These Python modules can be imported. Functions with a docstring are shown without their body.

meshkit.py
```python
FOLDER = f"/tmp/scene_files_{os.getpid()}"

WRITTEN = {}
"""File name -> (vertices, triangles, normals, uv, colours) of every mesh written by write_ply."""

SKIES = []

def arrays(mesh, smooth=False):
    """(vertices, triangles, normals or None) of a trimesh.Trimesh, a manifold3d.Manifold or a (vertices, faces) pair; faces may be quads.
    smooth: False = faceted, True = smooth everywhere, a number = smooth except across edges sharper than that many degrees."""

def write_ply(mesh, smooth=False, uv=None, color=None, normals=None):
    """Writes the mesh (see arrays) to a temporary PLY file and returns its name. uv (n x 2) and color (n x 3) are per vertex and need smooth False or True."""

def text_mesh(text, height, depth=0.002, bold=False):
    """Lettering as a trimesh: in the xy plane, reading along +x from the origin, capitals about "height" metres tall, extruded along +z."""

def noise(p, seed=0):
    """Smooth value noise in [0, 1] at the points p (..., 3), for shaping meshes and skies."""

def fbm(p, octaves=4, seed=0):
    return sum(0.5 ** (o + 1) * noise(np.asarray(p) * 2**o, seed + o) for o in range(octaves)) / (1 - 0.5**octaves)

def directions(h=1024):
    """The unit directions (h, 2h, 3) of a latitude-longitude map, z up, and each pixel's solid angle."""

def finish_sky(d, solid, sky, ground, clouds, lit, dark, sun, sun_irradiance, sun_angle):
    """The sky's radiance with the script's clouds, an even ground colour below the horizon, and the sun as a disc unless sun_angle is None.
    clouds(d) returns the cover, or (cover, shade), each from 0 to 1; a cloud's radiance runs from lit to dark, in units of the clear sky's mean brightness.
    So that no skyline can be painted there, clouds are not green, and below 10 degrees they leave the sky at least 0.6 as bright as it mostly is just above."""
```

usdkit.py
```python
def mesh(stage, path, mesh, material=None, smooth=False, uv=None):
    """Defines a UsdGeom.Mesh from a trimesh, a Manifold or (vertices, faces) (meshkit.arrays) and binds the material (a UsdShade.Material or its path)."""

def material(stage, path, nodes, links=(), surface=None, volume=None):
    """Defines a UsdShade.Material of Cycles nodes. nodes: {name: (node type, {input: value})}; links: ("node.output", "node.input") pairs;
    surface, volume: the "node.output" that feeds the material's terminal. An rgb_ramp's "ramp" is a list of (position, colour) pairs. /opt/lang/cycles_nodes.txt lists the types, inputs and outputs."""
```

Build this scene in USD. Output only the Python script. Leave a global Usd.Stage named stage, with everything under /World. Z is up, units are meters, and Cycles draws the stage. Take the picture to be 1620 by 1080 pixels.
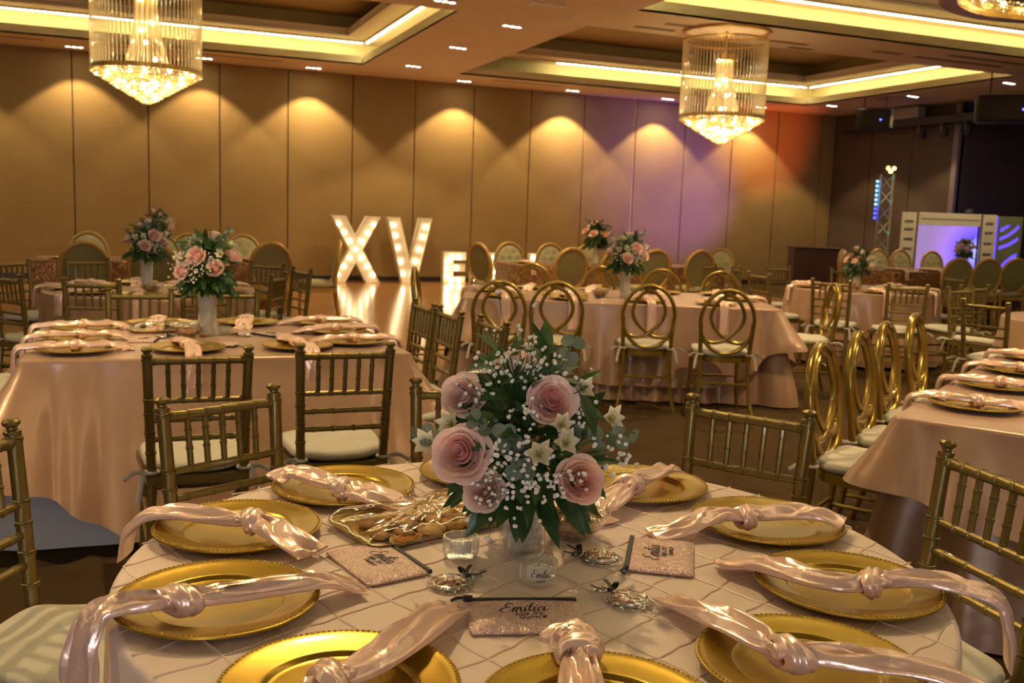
import math, random
import numpy as np
import trimesh
import shapely
from shapely.geometry import Polygon, LineString, Point, box as sbox
from shapely.ops import unary_union
import usdkit, meshkit
from pxr import Usd, UsdGeom, UsdLux, UsdShade, Gf, Sdf

PI = math.pi
rnd = random.Random(7)
stage = Usd.Stage.CreateInMemory()
UsdGeom.SetStageUpAxis(stage, 'Z')
UsdGeom.SetStageMetersPerUnit(stage, 1.0)
UsdGeom.Xform.Define(stage, '/World')
UsdGeom.Scope.Define(stage, '/World/Looks')

# ------------------------------------------------------------------ camera, exposure, room lights
EXPOSURE = 0.85
CAM = UsdGeom.Camera.Define(stage, '/World/camera')
_pitch, _roll, _yaw, EYE = 0.1311, -0.0356, 0.3804, 1.4194      # level 34 mm view from standing height, turned 22 degrees off the wall's normal
_f = np.array([0, math.cos(_pitch), -math.sin(_pitch)]); _r = np.array([1.0, 0, 0]); _u = np.cross(_r, _f)
_r, _u = math.cos(_roll) * _r - math.sin(_roll) * _u, math.sin(_roll) * _r + math.cos(_roll) * _u
_c, _s = math.cos(-_yaw), math.sin(-_yaw)
_W = np.array([[_c, -_s, 0], [_s, _c, 0], [0, 0, 1]])
_r, _u, _f = _W @ _r, _W @ _u, _W @ _f
CAM.AddTransformOp().Set(Gf.Matrix4d(*_r, 0, *_u, 0, *(-_f), 0, 0, 0, EYE, 1))
CAM.CreateHorizontalApertureAttr(36.0)
CAM.CreateVerticalApertureAttr(24.0)
CAM.CreateFocalLengthAttr(1534.56 / 1620 * 36)
CAM.CreateFStopAttr(8.0)
CAM.CreateFocusDistanceAttr(1.85)
CAM.CreateExposureAttr(EXPOSURE)
CAM.CreateClippingRangeAttr(Gf.Vec2f(0.05, 200))

WARM = (1.0, 0.70, 0.34)          # halogen downlights
COVE = (1.0, 0.88, 0.50)          # yellowish led strips in the coves
P_VIOLET, P_ORANGE = 9000.0, 5000.0
P_DOWN, P_COVE, P_CHAND, P_WASH = 1700.0, 17.0, 50.0, 2300.0
FILL = UsdLux.RectLight.Define(stage, '/World/door_daylight')      # daylight from the wide open doors behind the camera
FILL.CreateWidthAttr(1.1); FILL.CreateHeightAttr(2.1); FILL.CreateIntensityAttr(11.0); FILL.CreateColorAttr(Gf.Vec3f(0.90, 0.88, 1.0))
_fx = UsdGeom.Xformable(FILL); _fx.AddTranslateOp().Set(Gf.Vec3d(-2.6, -5.9, 1.6)); _fx.AddRotateXYZOp().Set(Gf.Vec3f(90, 0, 0))

# ------------------------------------------------------------------ helpers: prims
_count = {}
def unique(parent, name):
    k = (parent, name)
    n = _count.get(k, 0)
    _count[k] = n + 1
    return name if n == 0 else f'{name}_{n:03d}'

def place(prim, loc=(0, 0, 0), rz=0.0, sc=1.0, rx=0.0, ry=0.0):
    x = UsdGeom.Xformable(prim)
    x.ClearXformOpOrder()
    def op(kind, v):
        a = prim.GetAttribute('xformOp:' + kind)
        return v
    t = x.AddTranslateOp(); t.Set(Gf.Vec3d(*map(float, loc)))
    r = x.AddRotateXYZOp(); r.Set(Gf.Vec3f(math.degrees(rx), math.degrees(ry), math.degrees(rz)))
    s = x.AddScaleOp()
    s.Set(Gf.Vec3f(sc, sc, sc) if np.ndim(sc) == 0 else Gf.Vec3f(*map(float, sc)))

def tag(prim, label=None, cat=None, group=None, kind=None):
    p = prim.GetPrim() if hasattr(prim, 'GetPrim') else prim
    for k, v in (('label', label), ('category', cat), ('group', group), ('kind', kind)):
        if v:
            p.SetCustomDataByKey(k, v)
    return p

def thing(name, label, cat, loc=(0, 0, 0), rz=0.0, group=None, sc=1.0, rx=0.0, ry=0.0):
    path = '/World/' + unique('/World', name)
    p = UsdGeom.Xform.Define(stage, path).GetPrim()
    place(p, loc, rz, sc, rx, ry)
    return tag(p, label, cat, group)

def struct(name):
    p = UsdGeom.Xform.Define(stage, '/World/' + unique('/World', name)).GetPrim()
    return tag(p, None, None, None, 'structure')

def part(parent, name, mesh, m, smooth=35, label=None, kind=None):
    pp = str(parent.GetPath())
    path = pp + '/' + unique(pp, name)
    g = usdkit.mesh(stage, path, mesh, M[m] if isinstance(m, str) else m, smooth)
    g.CreateDoubleSidedAttr(True)
    return tag(g, label, None, None, kind)

def solo(name, mesh, m, label=None, cat=None, group=None, kind=None, smooth=35):
    path = '/World/' + unique('/World', name)
    g = usdkit.mesh(stage, path, mesh, M[m] if isinstance(m, str) else m, smooth)
    g.CreateDoubleSidedAttr(True)
    return tag(g, label, cat, group, kind)

class Kind:
    """First use builds the thing where it stands; later uses reference it."""
    def __init__(self, name, build):
        self.name, self.build, self.first = name, build, None
    def put(self, label, cat, loc, rz=0.0, group=None, sc=1.0, rx=0.0, ry=0.0):
        if self.first is None:
            self.first = thing(self.name, label, cat, loc, rz, group, sc, rx, ry)
            self.build(self.first)
            return self.first
        p = thing(self.name, label, cat, loc, rz, group, sc, rx, ry)
        p.GetReferences().AddInternalReference(self.first.GetPath())
        p.SetInstanceable(True)
        return p

# ------------------------------------------------------------------ helpers: geometry
def cat(*ms):
    ms = [m for g in ms for m in (g if isinstance(g, (list, tuple)) else [g])]
    return trimesh.util.concatenate(ms)

def tm(v, f):
    return trimesh.Trimesh(np.asarray(v, float), np.asarray(f), process=False)

def moved(m, loc=(0, 0, 0), rz=0.0, rx=0.0, ry=0.0, sc=1.0):
    m = m.copy()
    if sc != 1.0:
        m.apply_scale(sc)
    if rx: m.apply_transform(trimesh.transformations.rotation_matrix(rx, [1, 0, 0]))
    if ry: m.apply_transform(trimesh.transformations.rotation_matrix(ry, [0, 1, 0]))
    if rz: m.apply_transform(trimesh.transformations.rotation_matrix(rz, [0, 0, 1]))
    m.apply_translation(loc)
    return m

def bx(x0, x1, y0, y1, z0, z1, c=0.0):
    """A box, its edges chamfered by c."""
    if c <= 0:
        m = trimesh.creation.box((x1 - x0, y1 - y0, z1 - z0))
        m.apply_translation(((x0 + x1) / 2, (y0 + y1) / 2, (z0 + z1) / 2))
        return m
    h = np.array([(x1 - x0) / 2, (y1 - y0) / 2, (z1 - z0) / 2])
    pts = []
    for sx in (-1, 1):
        for sy in (-1, 1):
            for sz in (-1, 1):
                for k in range(3):
                    q = h - c
                    q[k] = h[k]
                    pts.append(q * (sx, sy, sz))
    m = trimesh.convex.convex_hull(np.array(pts))
    m.apply_translation(((x0 + x1) / 2, (y0 + y1) / 2, (z0 + z1) / 2))
    return m

def frames(P, up=None, closed=False):
    P = np.asarray(P, float)
    if closed:
        T = np.roll(P, -1, 0) - np.roll(P, 1, 0)
    else:
        T = np.gradient(P, axis=0)
    T /= np.linalg.norm(T, axis=1, keepdims=True) + 1e-12
    if up is not None:
        U = np.broadcast_to(np.asarray(up, float), P.shape)
        A = np.cross(U, T)
        n = np.linalg.norm(A, axis=1, keepdims=True)
        A = np.where(n > 1e-5, A / np.maximum(n, 1e-9), [1.0, 0, 0])
        return T, A, np.cross(T, A)
    a = np.cross(T[0], [0, 0, 1.0] if abs(T[0][2]) < 0.9 else [1.0, 0, 0])
    a /= np.linalg.norm(a)
    A = [a]
    for t in T[1:]:
        a = A[-1] - t * (A[-1] @ t)
        a /= np.linalg.norm(a) + 1e-12
        A.append(a)
    A = np.array(A)
    return T, A, np.cross(T, A)

def sweep(P, S, up=None, closed=False, caps=True):
    """Sections S (n, k, 2) or (k, 2), swept along P (n, 3)."""
    P = np.asarray(P, float)
    n = len(P)
    S = np.asarray(S, float)
    if S.ndim == 2:
        S = np.broadcast_to(S, (n,) + S.shape)
    k = S.shape[1]
    T, A, B = frames(P, up, closed)
    V = P[:, None] + S[..., :1] * A[:, None] + S[..., 1:] * B[:, None]
    v = V.reshape(-1, 3)
    f = []
    rows = n if closed else n - 1
    j = np.arange(k)
    jn = (j + 1) % k
    for i in range(rows):
        a, b = i * k, ((i + 1) % n) * k
        f.append(np.stack([a + j, a + jn, b + jn], 1))
        f.append(np.stack([a + j, b + jn, b + j], 1))
    f = np.vstack(f)
    if caps and not closed:
        v = np.vstack([v, P[0], P[-1]])
        c0, c1 = len(v) - 2, len(v) - 1
        f = np.vstack([f, np.stack([np.full(k, c0), jn, j], 1), np.stack([np.full(k, c1), (n - 1) * k + j, (n - 1) * k + jn], 1)])
    return tm(v, f)

def ring2(r, n=10, ry=None):
    a = np.arange(n) * 2 * PI / n
    return np.stack([r * np.cos(a), (r if ry is None else ry) * np.sin(a)], 1)

def tube(P, r, n=10, closed=False, up=None):
    P = np.asarray(P, float)
    r = np.broadcast_to(np.asarray(r, float), (len(P),))
    return sweep(P, ring2(1.0, n)[None] * r[:, None, None], up, closed)

def spline(pts, n=40):
    """Catmull-Rom through the points (any dimension)."""
    p = np.asarray(pts, float)
    q = np.vstack([2 * p[0] - p[1], p, 2 * p[-1] - p[-2]])
    out = []
    m = len(p) - 1
    ts = np.linspace(0, m, n)
    for t in ts:
        i = min(int(t), m - 1)
        u = t - i
        a, b, c, d = q[i], q[i + 1], q[i + 2], q[i + 3]
        out.append(0.5 * ((2 * b) + (c - a) * u + (2 * a - 5 * b + 4 * c - d) * u * u + (3 * b - 3 * c + d - a) * u ** 3))
    return np.array(out)

def bamboo(p0, p1, r, rings, n=10, rr=1.15, w=0.006):
    """A straight turned stick with raised rings at the given fractions."""
    p0, p1 = np.asarray(p0, float), np.asarray(p1, float)
    L = np.linalg.norm(p1 - p0)
    ts = [(0.0, 1.0)]
    for t in sorted(rings):
        d = w / L
        ts += [(t - d, 1.0), (t - d * .8, rr), (t - d * .15, rr), (t, 1.02), (t + d * .15, rr), (t + d * .8, rr), (t + d, 1.0)]
    ts.append((1.0, 1.0))
    ts = [(t, s) for t, s in ts if 0 <= t <= 1]
    return tube([p0 + (p1 - p0) * t for t, s in ts], [r * s for t, s in ts], n)

def lathe(prof, n=48, mod=None):
    """Profile (r, z) turned about z. Ends with r = 0 close."""
    prof = np.asarray(prof, float)
    a = np.arange(n) * 2 * PI / n
    V = np.stack([prof[:, 0, None] * np.cos(a), prof[:, 0, None] * np.sin(a), np.broadcast_to(prof[:, 1, None], (len(prof), n))], -1)
    v = V.reshape(-1, 3)
    j = np.arange(n); jn = (j + 1) % n
    f = []
    for i in range(len(prof) - 1):
        a0, b0 = i * n, (i + 1) * n
        f += [np.stack([a0 + j, a0 + jn, b0 + jn], 1), np.stack([a0 + j, b0 + jn, b0 + j], 1)]
    return tm(v, np.vstack(f))

def grid(V):
    """(r, c, 3) points as a sheet."""
    r, c = V.shape[:2]
    i, j = np.meshgrid(np.arange(r - 1), np.arange(c - 1), indexing='ij')
    a = (i * c + j).ravel()
    return tm(V.reshape(-1, 3), np.vstack([np.stack([a, a + 1, a + c + 1], 1), np.stack([a, a + c + 1, a + c], 1)]))

def ball(r, c=(0, 0, 0), sub=1, sc=(1, 1, 1)):
    m = trimesh.creation.icosphere(subdivisions=sub, radius=r)
    m.apply_scale(sc)
    m.apply_translation(c)
    return m

def ext(poly, h, z=0.0):
    g = [p for p in getattr(poly, 'geoms', [poly]) if p.area > 1e-9]
    m = cat([trimesh.creation.extrude_polygon(p, h, engine='earcut') for p in g])
    m.apply_translation((0, 0, z))
    return m

def orient(m, o, d, nrm):
    """Local x along d, local z near nrm, moved to o."""
    d = np.asarray(d, float); d = d / np.linalg.norm(d)
    nrm = np.asarray(nrm, float)
    y = np.cross(nrm, d); y /= np.linalg.norm(y) + 1e-9
    z = np.cross(d, y)
    R = np.stack([d, y, z], 1)
    return tm(np.asarray(m.vertices) @ R.T + np.asarray(o, float), m.faces)

# ------------------------------------------------------------------ materials
M = {}
def mat(name, nodes, links, surface='p.BSDF'):
    M[name] = usdkit.material(stage, '/World/Looks/' + name, nodes, links, surface=surface)

def plain(name, col, rough=0.5, metal=0.0, var=0.0, scale=8.0, bump=0.0, bscale=200.0, **kw):
    nodes = {'p': ('principled_bsdf', dict(base_color=col, roughness=rough, metallic=metal, **kw))}
    links = []
    if var or bump:
        nodes['t'] = ('texture_coordinate', {})
    if var:
        nodes['n'] = ('noise_texture', {'scale': scale, 'detail': 4.0})
        nodes['r'] = ('rgb_ramp', {'ramp': [(0.3, tuple(c * (1 - var) for c in col)), (0.7, tuple(min(1, c * (1 + var)) for c in col))]})
        links += [('t.object', 'n.vector'), ('n.fac', 'r.fac'), ('r.color', 'p.base_color')]
    if bump:
        nodes['bn'] = ('noise_texture', {'scale': bscale, 'detail': 3.0})
        nodes['b'] = ('bump', {'strength': bump, 'distance': 0.002})
        links += [('t.object', 'bn.vector'), ('bn.fac', 'b.height'), ('b.normal', 'p.normal')]
    mat(name, nodes, links)

def glow(name, col, strength):
    mat(name, {'e': ('emission', {'color': col, 'strength': strength})}, [], 'e.emission')

def clear(name, tint=(1, 1, 1), gloss=(1, 1, 1), edge=0.15, rough=0.02, bump=0.0, bscale=60.0, milk=0.0, milkcol=(0.9, 0.88, 0.82), boost=0.0):
    """Thin glass or film: see-through, mirror-like at a slant, optionally crumpled and a little milky."""
    nodes = {'t': ('transparent_bsdf', {'color': tint}), 'g': ('glossy_bsdf', {'color': gloss, 'roughness': rough}), 'f': ('layer_weight', {'blend': edge}), 'm': ('mix_closure', {})}
    links = [('f.facing', 'm.fac'), ('t.BSDF', 'm.closure1'), ('g.BSDF', 'm.closure2')]
    if boost:
        nodes['k'] = ('math', {'math_type': 'add', 'value2': boost, 'use_clamp': True})
        links[0] = ('k.value', 'm.fac')
        links.append(('f.facing', 'k.value1'))
    if bump:
        nodes |= {'c': ('texture_coordinate', {}), 'n': ('voronoi_texture', {'scale': bscale, 'feature': 'f1'}), 'b': ('bump', {'strength': bump, 'distance': 0.004})}
        links += [('c.object', 'n.vector'), ('n.distance', 'b.height'), ('b.normal', 'g.normal'), ('b.normal', 'f.normal')]
    out = 'm.closure'
    if milk:
        nodes |= {'d': ('diffuse_bsdf', {'color': milkcol}), 'm2': ('mix_closure', {'fac': milk})}
        links += [('m.closure', 'm2.closure1'), ('d.BSDF', 'm2.closure2')]
        out = 'm2.closure'
    mat(name, nodes, links, out)

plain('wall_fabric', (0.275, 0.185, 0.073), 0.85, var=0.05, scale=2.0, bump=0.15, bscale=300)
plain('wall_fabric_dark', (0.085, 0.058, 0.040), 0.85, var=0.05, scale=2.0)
plain('wall_gap', (0.07, 0.045, 0.02), 0.8)
plain('brass_edge', (0.42, 0.28, 0.09), 0.45, metal=0.5)
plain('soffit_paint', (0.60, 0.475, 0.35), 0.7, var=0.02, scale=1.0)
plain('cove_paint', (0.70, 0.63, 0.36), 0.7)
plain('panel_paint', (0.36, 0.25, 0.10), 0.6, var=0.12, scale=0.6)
plain('baseboard_black', (0.02, 0.016, 0.013), 0.4)
plain('vent_grey', (0.20, 0.14, 0.09), 0.7)
plain('white_plastic', (0.7, 0.68, 0.62), 0.5)
mat('carpet', {'t': ('texture_coordinate', {}), 'n': ('noise_texture', {'scale': 3.0, 'detail': 6.0}), 'r': ('rgb_ramp', {'ramp': [(0.3, (0.042, 0.023, 0.0075)), (0.7, (0.068, 0.037, 0.012))]}),
               'n2': ('noise_texture', {'scale': 400.0}), 'b': ('bump', {'strength': 0.6, 'distance': 0.004}), 'p': ('principled_bsdf', {'roughness': 0.95, 'specular_ior_level': 0.2})},
    [('t.object', 'n.vector'), ('n.fac', 'r.fac'), ('r.color', 'p.base_color'), ('t.object', 'n2.vector'), ('n2.fac', 'b.height'), ('b.normal', 'p.normal')])
mat('dance_wood', {'t': ('texture_coordinate', {}), 'm': ('mapping', {'scale': (1.0, 1.0, 1.0)}), 'k': ('brick_texture', {'color1': (0.36, 0.17, 0.065), 'color2': (0.44, 0.215, 0.085), 'mortar': (0.17, 0.075, 0.03), 'scale': 1.0, 'mortar_size': 0.004, 'brick_width': 1.2, 'row_height': 0.14}),
                   'n': ('noise_texture', {'scale': 1.6, 'detail': 2.0}), 'b': ('bump', {'strength': 0.12, 'distance': 0.02}), 'p': ('principled_bsdf', {'roughness': 0.17, 'coat_weight': 0.5, 'coat_roughness': 0.12})},
    [('t.object', 'm.vector'), ('m.vector', 'k.vector'), ('k.color', 'p.base_color'), ('t.object', 'n.vector'), ('n.fac', 'b.height'), ('b.normal', 'p.normal')])
plain('chair_gold', (0.205, 0.145, 0.038), 0.38, metal=0.6, var=0.06, scale=30, coat_weight=0.15)
plain('phoenix_gold', (0.31, 0.205, 0.035), 0.25, metal=0.65, var=0.05, scale=20, coat_weight=0.3)
plain('louis_wood', (0.45, 0.275, 0.075), 0.42, metal=0.35, var=0.08, scale=15)
plain('louis_cloth', (0.42, 0.39, 0.235), 0.75, bump=0.1)
plain('louis_back_cloth', (0.20, 0.175, 0.07), 0.75, bump=0.1)
plain('cushion_cloth', (0.50, 0.475, 0.395), 0.8, var=0.04, bump=0.1, bscale=25)
plain('button_cloth', (0.26, 0.22, 0.11), 0.8)
def satin(name, col, rough=0.33, sheen=0.3, bump=0.25, bscale=6.0, spec=0.9, metal=0.15):
    mat(name, {'t': ('texture_coordinate', {}), 'n': ('noise_texture', {'scale': bscale, 'detail': 2.0}), 'b': ('bump', {'strength': bump, 'distance': 0.02}),
               'p': ('principled_bsdf', {'base_color': col, 'roughness': rough, 'metallic': metal, 'specular_ior_level': spec, 'specular_tint': (1.0, 0.9, 0.85), 'sheen_weight': sheen, 'sheen_tint': (1.0, 0.85, 0.8)})},
        [('t.object', 'n.vector'), ('n.fac', 'b.height'), ('b.normal', 'p.normal')])
satin('rose_satin', (0.40, 0.24, 0.155), 0.30, 0.2)
satin('under_satin', (0.24, 0.125, 0.05), 0.36)
satin('napkin_satin', (0.88, 0.61, 0.49), 0.27, 0.1, 0.12, 40.0, 1.0, 0.35)
satin('white_liner', (0.46, 0.44, 0.42), 0.7, 0.1, 0.1, 8.0, 0.3, 0.0)
satin('blush_cloth', (0.74, 0.585, 0.50), 0.46, 0.25, 0.12, 18.0, 0.5, 0.0)
satin('blush_tuck', (0.64, 0.45, 0.37), 0.55, 0.2, 0.0, 18.0, 0.4, 0.0)
mat('sequins', {'t': ('texture_coordinate', {}), 'v': ('voronoi_texture', {'scale': 70.0}), 's': ('vector_math', {'math_type': 'subtract', 'vector2': (0.5, 0.5, 0.5)}), 'sc': ('vector_math', {'math_type': 'scale', 'scale': 0.9}), 'g': ('geometry', {}), 'a': ('vector_math', {'math_type': 'add'}), 'nn': ('vector_math', {'math_type': 'normalize'}),
                'p': ('principled_bsdf', {'base_color': (0.36, 0.19, 0.09), 'metallic': 0.8, 'roughness': 0.3})},
    [('t.object', 'v.vector'), ('v.color', 's.vector1'), ('s.vector', 'sc.vector1'), ('sc.vector', 'a.vector1'), ('g.normal', 'a.vector2'), ('a.vector', 'nn.vector1'), ('nn.vector', 'p.normal')])
mat('glitter', {'t': ('texture_coordinate', {}), 'v': ('voronoi_texture', {'scale': 520.0}), 's': ('vector_math', {'math_type': 'subtract', 'vector2': (0.5, 0.5, 0.5)}), 'sc': ('vector_math', {'math_type': 'scale', 'scale': 0.8}), 'g': ('geometry', {}), 'a': ('vector_math', {'math_type': 'add'}), 'nn': ('vector_math', {'math_type': 'normalize'}),
                'w': ('separate_color', {}), 'r': ('rgb_ramp', {'interpolate': False, 'ramp': [(0.0, (0.56, 0.35, 0.29)), (0.35, (0.66, 0.43, 0.36)), (0.62, (0.74, 0.50, 0.43)), (0.84, (0.80, 0.62, 0.50)), (0.945, (1.0, 0.95, 0.92))]}), 'p': ('principled_bsdf', {'metallic': 0.15, 'roughness': 0.35})},
    [('t.object', 'v.vector'), ('v.color', 's.vector1'), ('s.vector', 'sc.vector1'), ('sc.vector', 'a.vector1'), ('g.normal', 'a.vector2'), ('a.vector', 'nn.vector1'), ('nn.vector', 'p.normal'), ('v.color', 'w.color'), ('w.g', 'r.fac'), ('r.color', 'p.base_color')])
mat('charger_gold', {'t': ('texture_coordinate', {}), 'n': ('noise_texture', {'scale': 900.0}), 'b': ('bump', {'strength': 0.12, 'distance': 0.0008}), 'n2': ('noise_texture', {'scale': 7.0}), 'r': ('rgb_ramp', {'ramp': [(0.3, (0.42, 0.265, 0.022)), (0.7, (0.48, 0.305, 0.030))]}),
                     'p': ('principled_bsdf', {'metallic': 0.78, 'roughness': 0.29, 'coat_weight': 0.25, 'coat_roughness': 0.12})},
    [('t.object', 'n.vector'), ('n.fac', 'b.height'), ('b.normal', 'p.normal'), ('t.object', 'n2.vector'), ('n2.fac', 'r.fac'), ('r.color', 'p.base_color')])
plain('charger_under', (0.10, 0.07, 0.02), 0.5)
plain('black_ribbon', (0.012, 0.012, 0.014), 0.35)
plain('print_black', (0.008, 0.008, 0.010), 0.5)
plain('zip_tape', (0.02, 0.018, 0.025), 0.55)
plain('mirror_rose', (0.50, 0.30, 0.23), 0.15, metal=0.75)
plain('silver_rim', (0.75, 0.73, 0.70), 0.25, metal=0.8)
plain('wax', (0.86, 0.83, 0.76), 0.5, subsurface_weight=0.0)
clear('clear_glass', (0.95, 0.97, 0.95), rough=0.03, boost=0.05)
clear('candle_glass', (0.97, 0.975, 0.965), edge=0.20, rough=0.06, boost=0.07, milk=0.09)
clear('vase_glass', (0.97, 0.98, 0.965), edge=0.24, rough=0.03, boost=0.05, milk=0.04)
clear('crumpled_film', (0.97, 0.97, 0.96), edge=0.2, rough=0.06, bump=1.0, bscale=60, boost=0.13, milk=0.14, milkcol=(0.95, 0.93, 0.88))
clear('frosted_film', (0.97, 0.97, 0.96), rough=0.12, bump=1.0, bscale=45, boost=0.05, milk=0.5, milkcol=(0.92, 0.90, 0.82))
clear('wrap_film', (0.985, 0.98, 0.96), edge=0.2, rough=0.06, bump=0.5, bscale=15, boost=0.08)
clear('mirror_film', (0.985, 0.98, 0.97), edge=0.2, rough=0.05, bump=0.9, bscale=95, boost=0.20)
clear('bowl_glass', (0.96, 0.96, 0.94), rough=0.05, boost=0.02)
clear('bowl_film', (0.98, 0.97, 0.94), edge=0.2, rough=0.06, bump=0.8, bscale=55, boost=0.10)
plain('gold_board', (0.72, 0.55, 0.20), 0.25, metal=0.8)
plain('cookie_tan', (0.72, 0.45, 0.16), 0.7, var=0.2, scale=60)
plain('cookie_pale', (0.88, 0.65, 0.35), 0.7, var=0.15, scale=60)
plain('cookie_sugar', (0.82, 0.80, 0.76), 0.8, var=0.05, scale=80)
plain('cookie_brown', (0.40, 0.20, 0.06), 0.6, var=0.3, scale=60)
plain('candy_orange', (0.75, 0.30, 0.05), 0.5)
def leafmat(name, c0, c1, rough=0.42, trans=0.25):
    mat(name, {'o': ('geometry', {}), 't': ('texture_coordinate', {}), 'n': ('noise_texture', {'scale': 25.0, 'detail': 3.0}), 'r': ('rgb_ramp', {'ramp': [(0.35, c0), (0.65, c1)]}), 'p': ('principled_bsdf', {'roughness': rough}), 'tr': ('translucent_bsdf', {}), 'm': ('mix_closure', {'fac': trans})},
        [('t.object', 'n.vector'), ('n.fac', 'r.fac'), ('r.color', 'p.base_color'), ('r.color', 'tr.color'), ('p.BSDF', 'm.closure1'), ('tr.BSDF', 'm.closure2')], 'm.closure')
leafmat('leaf_dark', (0.022, 0.058, 0.016), (0.045, 0.105, 0.026), 0.36)
leafmat('leaf_mid', (0.055, 0.120, 0.026), (0.095, 0.185, 0.045), 0.40)
leafmat('leaf_grey', (0.16, 0.215, 0.15), (0.235, 0.285, 0.215), 0.55)
leafmat('petal_pink', (0.97, 0.70, 0.63), (0.98, 0.78, 0.71), 0.6, 0.3)
leafmat('petal_pink_core', (0.96, 0.58, 0.54), (0.97, 0.66, 0.61), 0.6, 0.3)
leafmat('petal_peach', (0.97, 0.66, 0.53), (0.98, 0.72, 0.60), 0.6, 0.3)
leafmat('petal_peach_core', (0.96, 0.58, 0.46), (0.97, 0.66, 0.55), 0.6, 0.3)
leafmat('petal_blush', (0.88, 0.68, 0.58), (0.92, 0.75, 0.66), 0.6, 0.3)
leafmat('petal_white', (0.80, 0.76, 0.55), (0.90, 0.87, 0.74), 0.6, 0.35)
plain('lily_heart', (0.55, 0.42, 0.05), 0.6)
plain('gyp_white', (0.86, 0.84, 0.78), 0.8)
plain('stem_green', (0.10, 0.16, 0.05), 0.6)
plain('marquee_white', (0.78, 0.70, 0.56), 0.5)
glow('bulb_warm', (1.0, 0.80, 0.45), 7.0)
glow('led_cove', COVE, P_COVE)
glow('led_cove_dim', COVE, P_COVE * 0.12)
glow('lamp_hot', (1.0, 0.84, 0.58), 40.0)
glow('crystal_bulb', (1.0, 0.80, 0.42), P_CHAND)
clear('crystal_rod', (0.93, 0.88, 0.78), rough=0.08, boost=0.10, milk=0.22, milkcol=(0.9, 0.8, 0.6))
clear('crystal_bead', (0.96, 0.90, 0.74), rough=0.05, boost=0.22, milk=0.35, milkcol=(0.95, 0.82, 0.5))
plain('crystal_brass', (0.62, 0.38, 0.10), 0.3, metal=0.8)
plain('drape_black', (0.030, 0.021, 0.019), 0.9)
plain('column_mauve', (0.20, 0.15, 0.17), 0.8)
plain('speaker_black', (0.012, 0.011, 0.012), 0.55)
plain('truss_metal', (0.45, 0.42, 0.38), 0.35, metal=0.85)
plain('booth_white', (0.74, 0.70, 0.60), 0.5)
plain('booth_slot', (0.34, 0.31, 0.26), 0.6)
plain('booth_green', (0.20, 0.23, 0.12), 0.6)
plain('casing_grey', (0.26, 0.25, 0.23), 0.7)
plain('dark_cabinet', (0.055, 0.018, 0.013), 0.5)
plain('stage_black', (0.02, 0.017, 0.016), 0.7)
plain('skin_dark', (0.25, 0.13, 0.08), 0.6)
plain('hair_black', (0.01, 0.008, 0.008), 0.6)
plain('cap_navy', (0.03, 0.03, 0.09), 0.6)
mat('booth_screen', {'t': ('texture_coordinate', {}), 'm': ('mapping', {'location': (-0.35, 0.0, -0.55), 'scale': (0.9, 1.0, 0.9)}), 'g': ('vector_math', {'math_type': 'length'}), 'r': ('rgb_ramp', {'ramp': [(0.05, (0.42, 0.46, 1.0)), (0.30, (0.12, 0.07, 0.92)), (0.62, (0.30, 0.16, 0.55)), (0.9, (0.24, 0.15, 0.32))]}), 'e': ('emission', {'strength': 0.9})},
    [('t.object', 'm.vector'), ('m.vector', 'g.vector1'), ('g.value', 'r.fac'), ('r.color', 'e.color')], 'e.emission')
glow('booth_blue', (0.10, 0.06, 1.0), 1.1)
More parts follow.
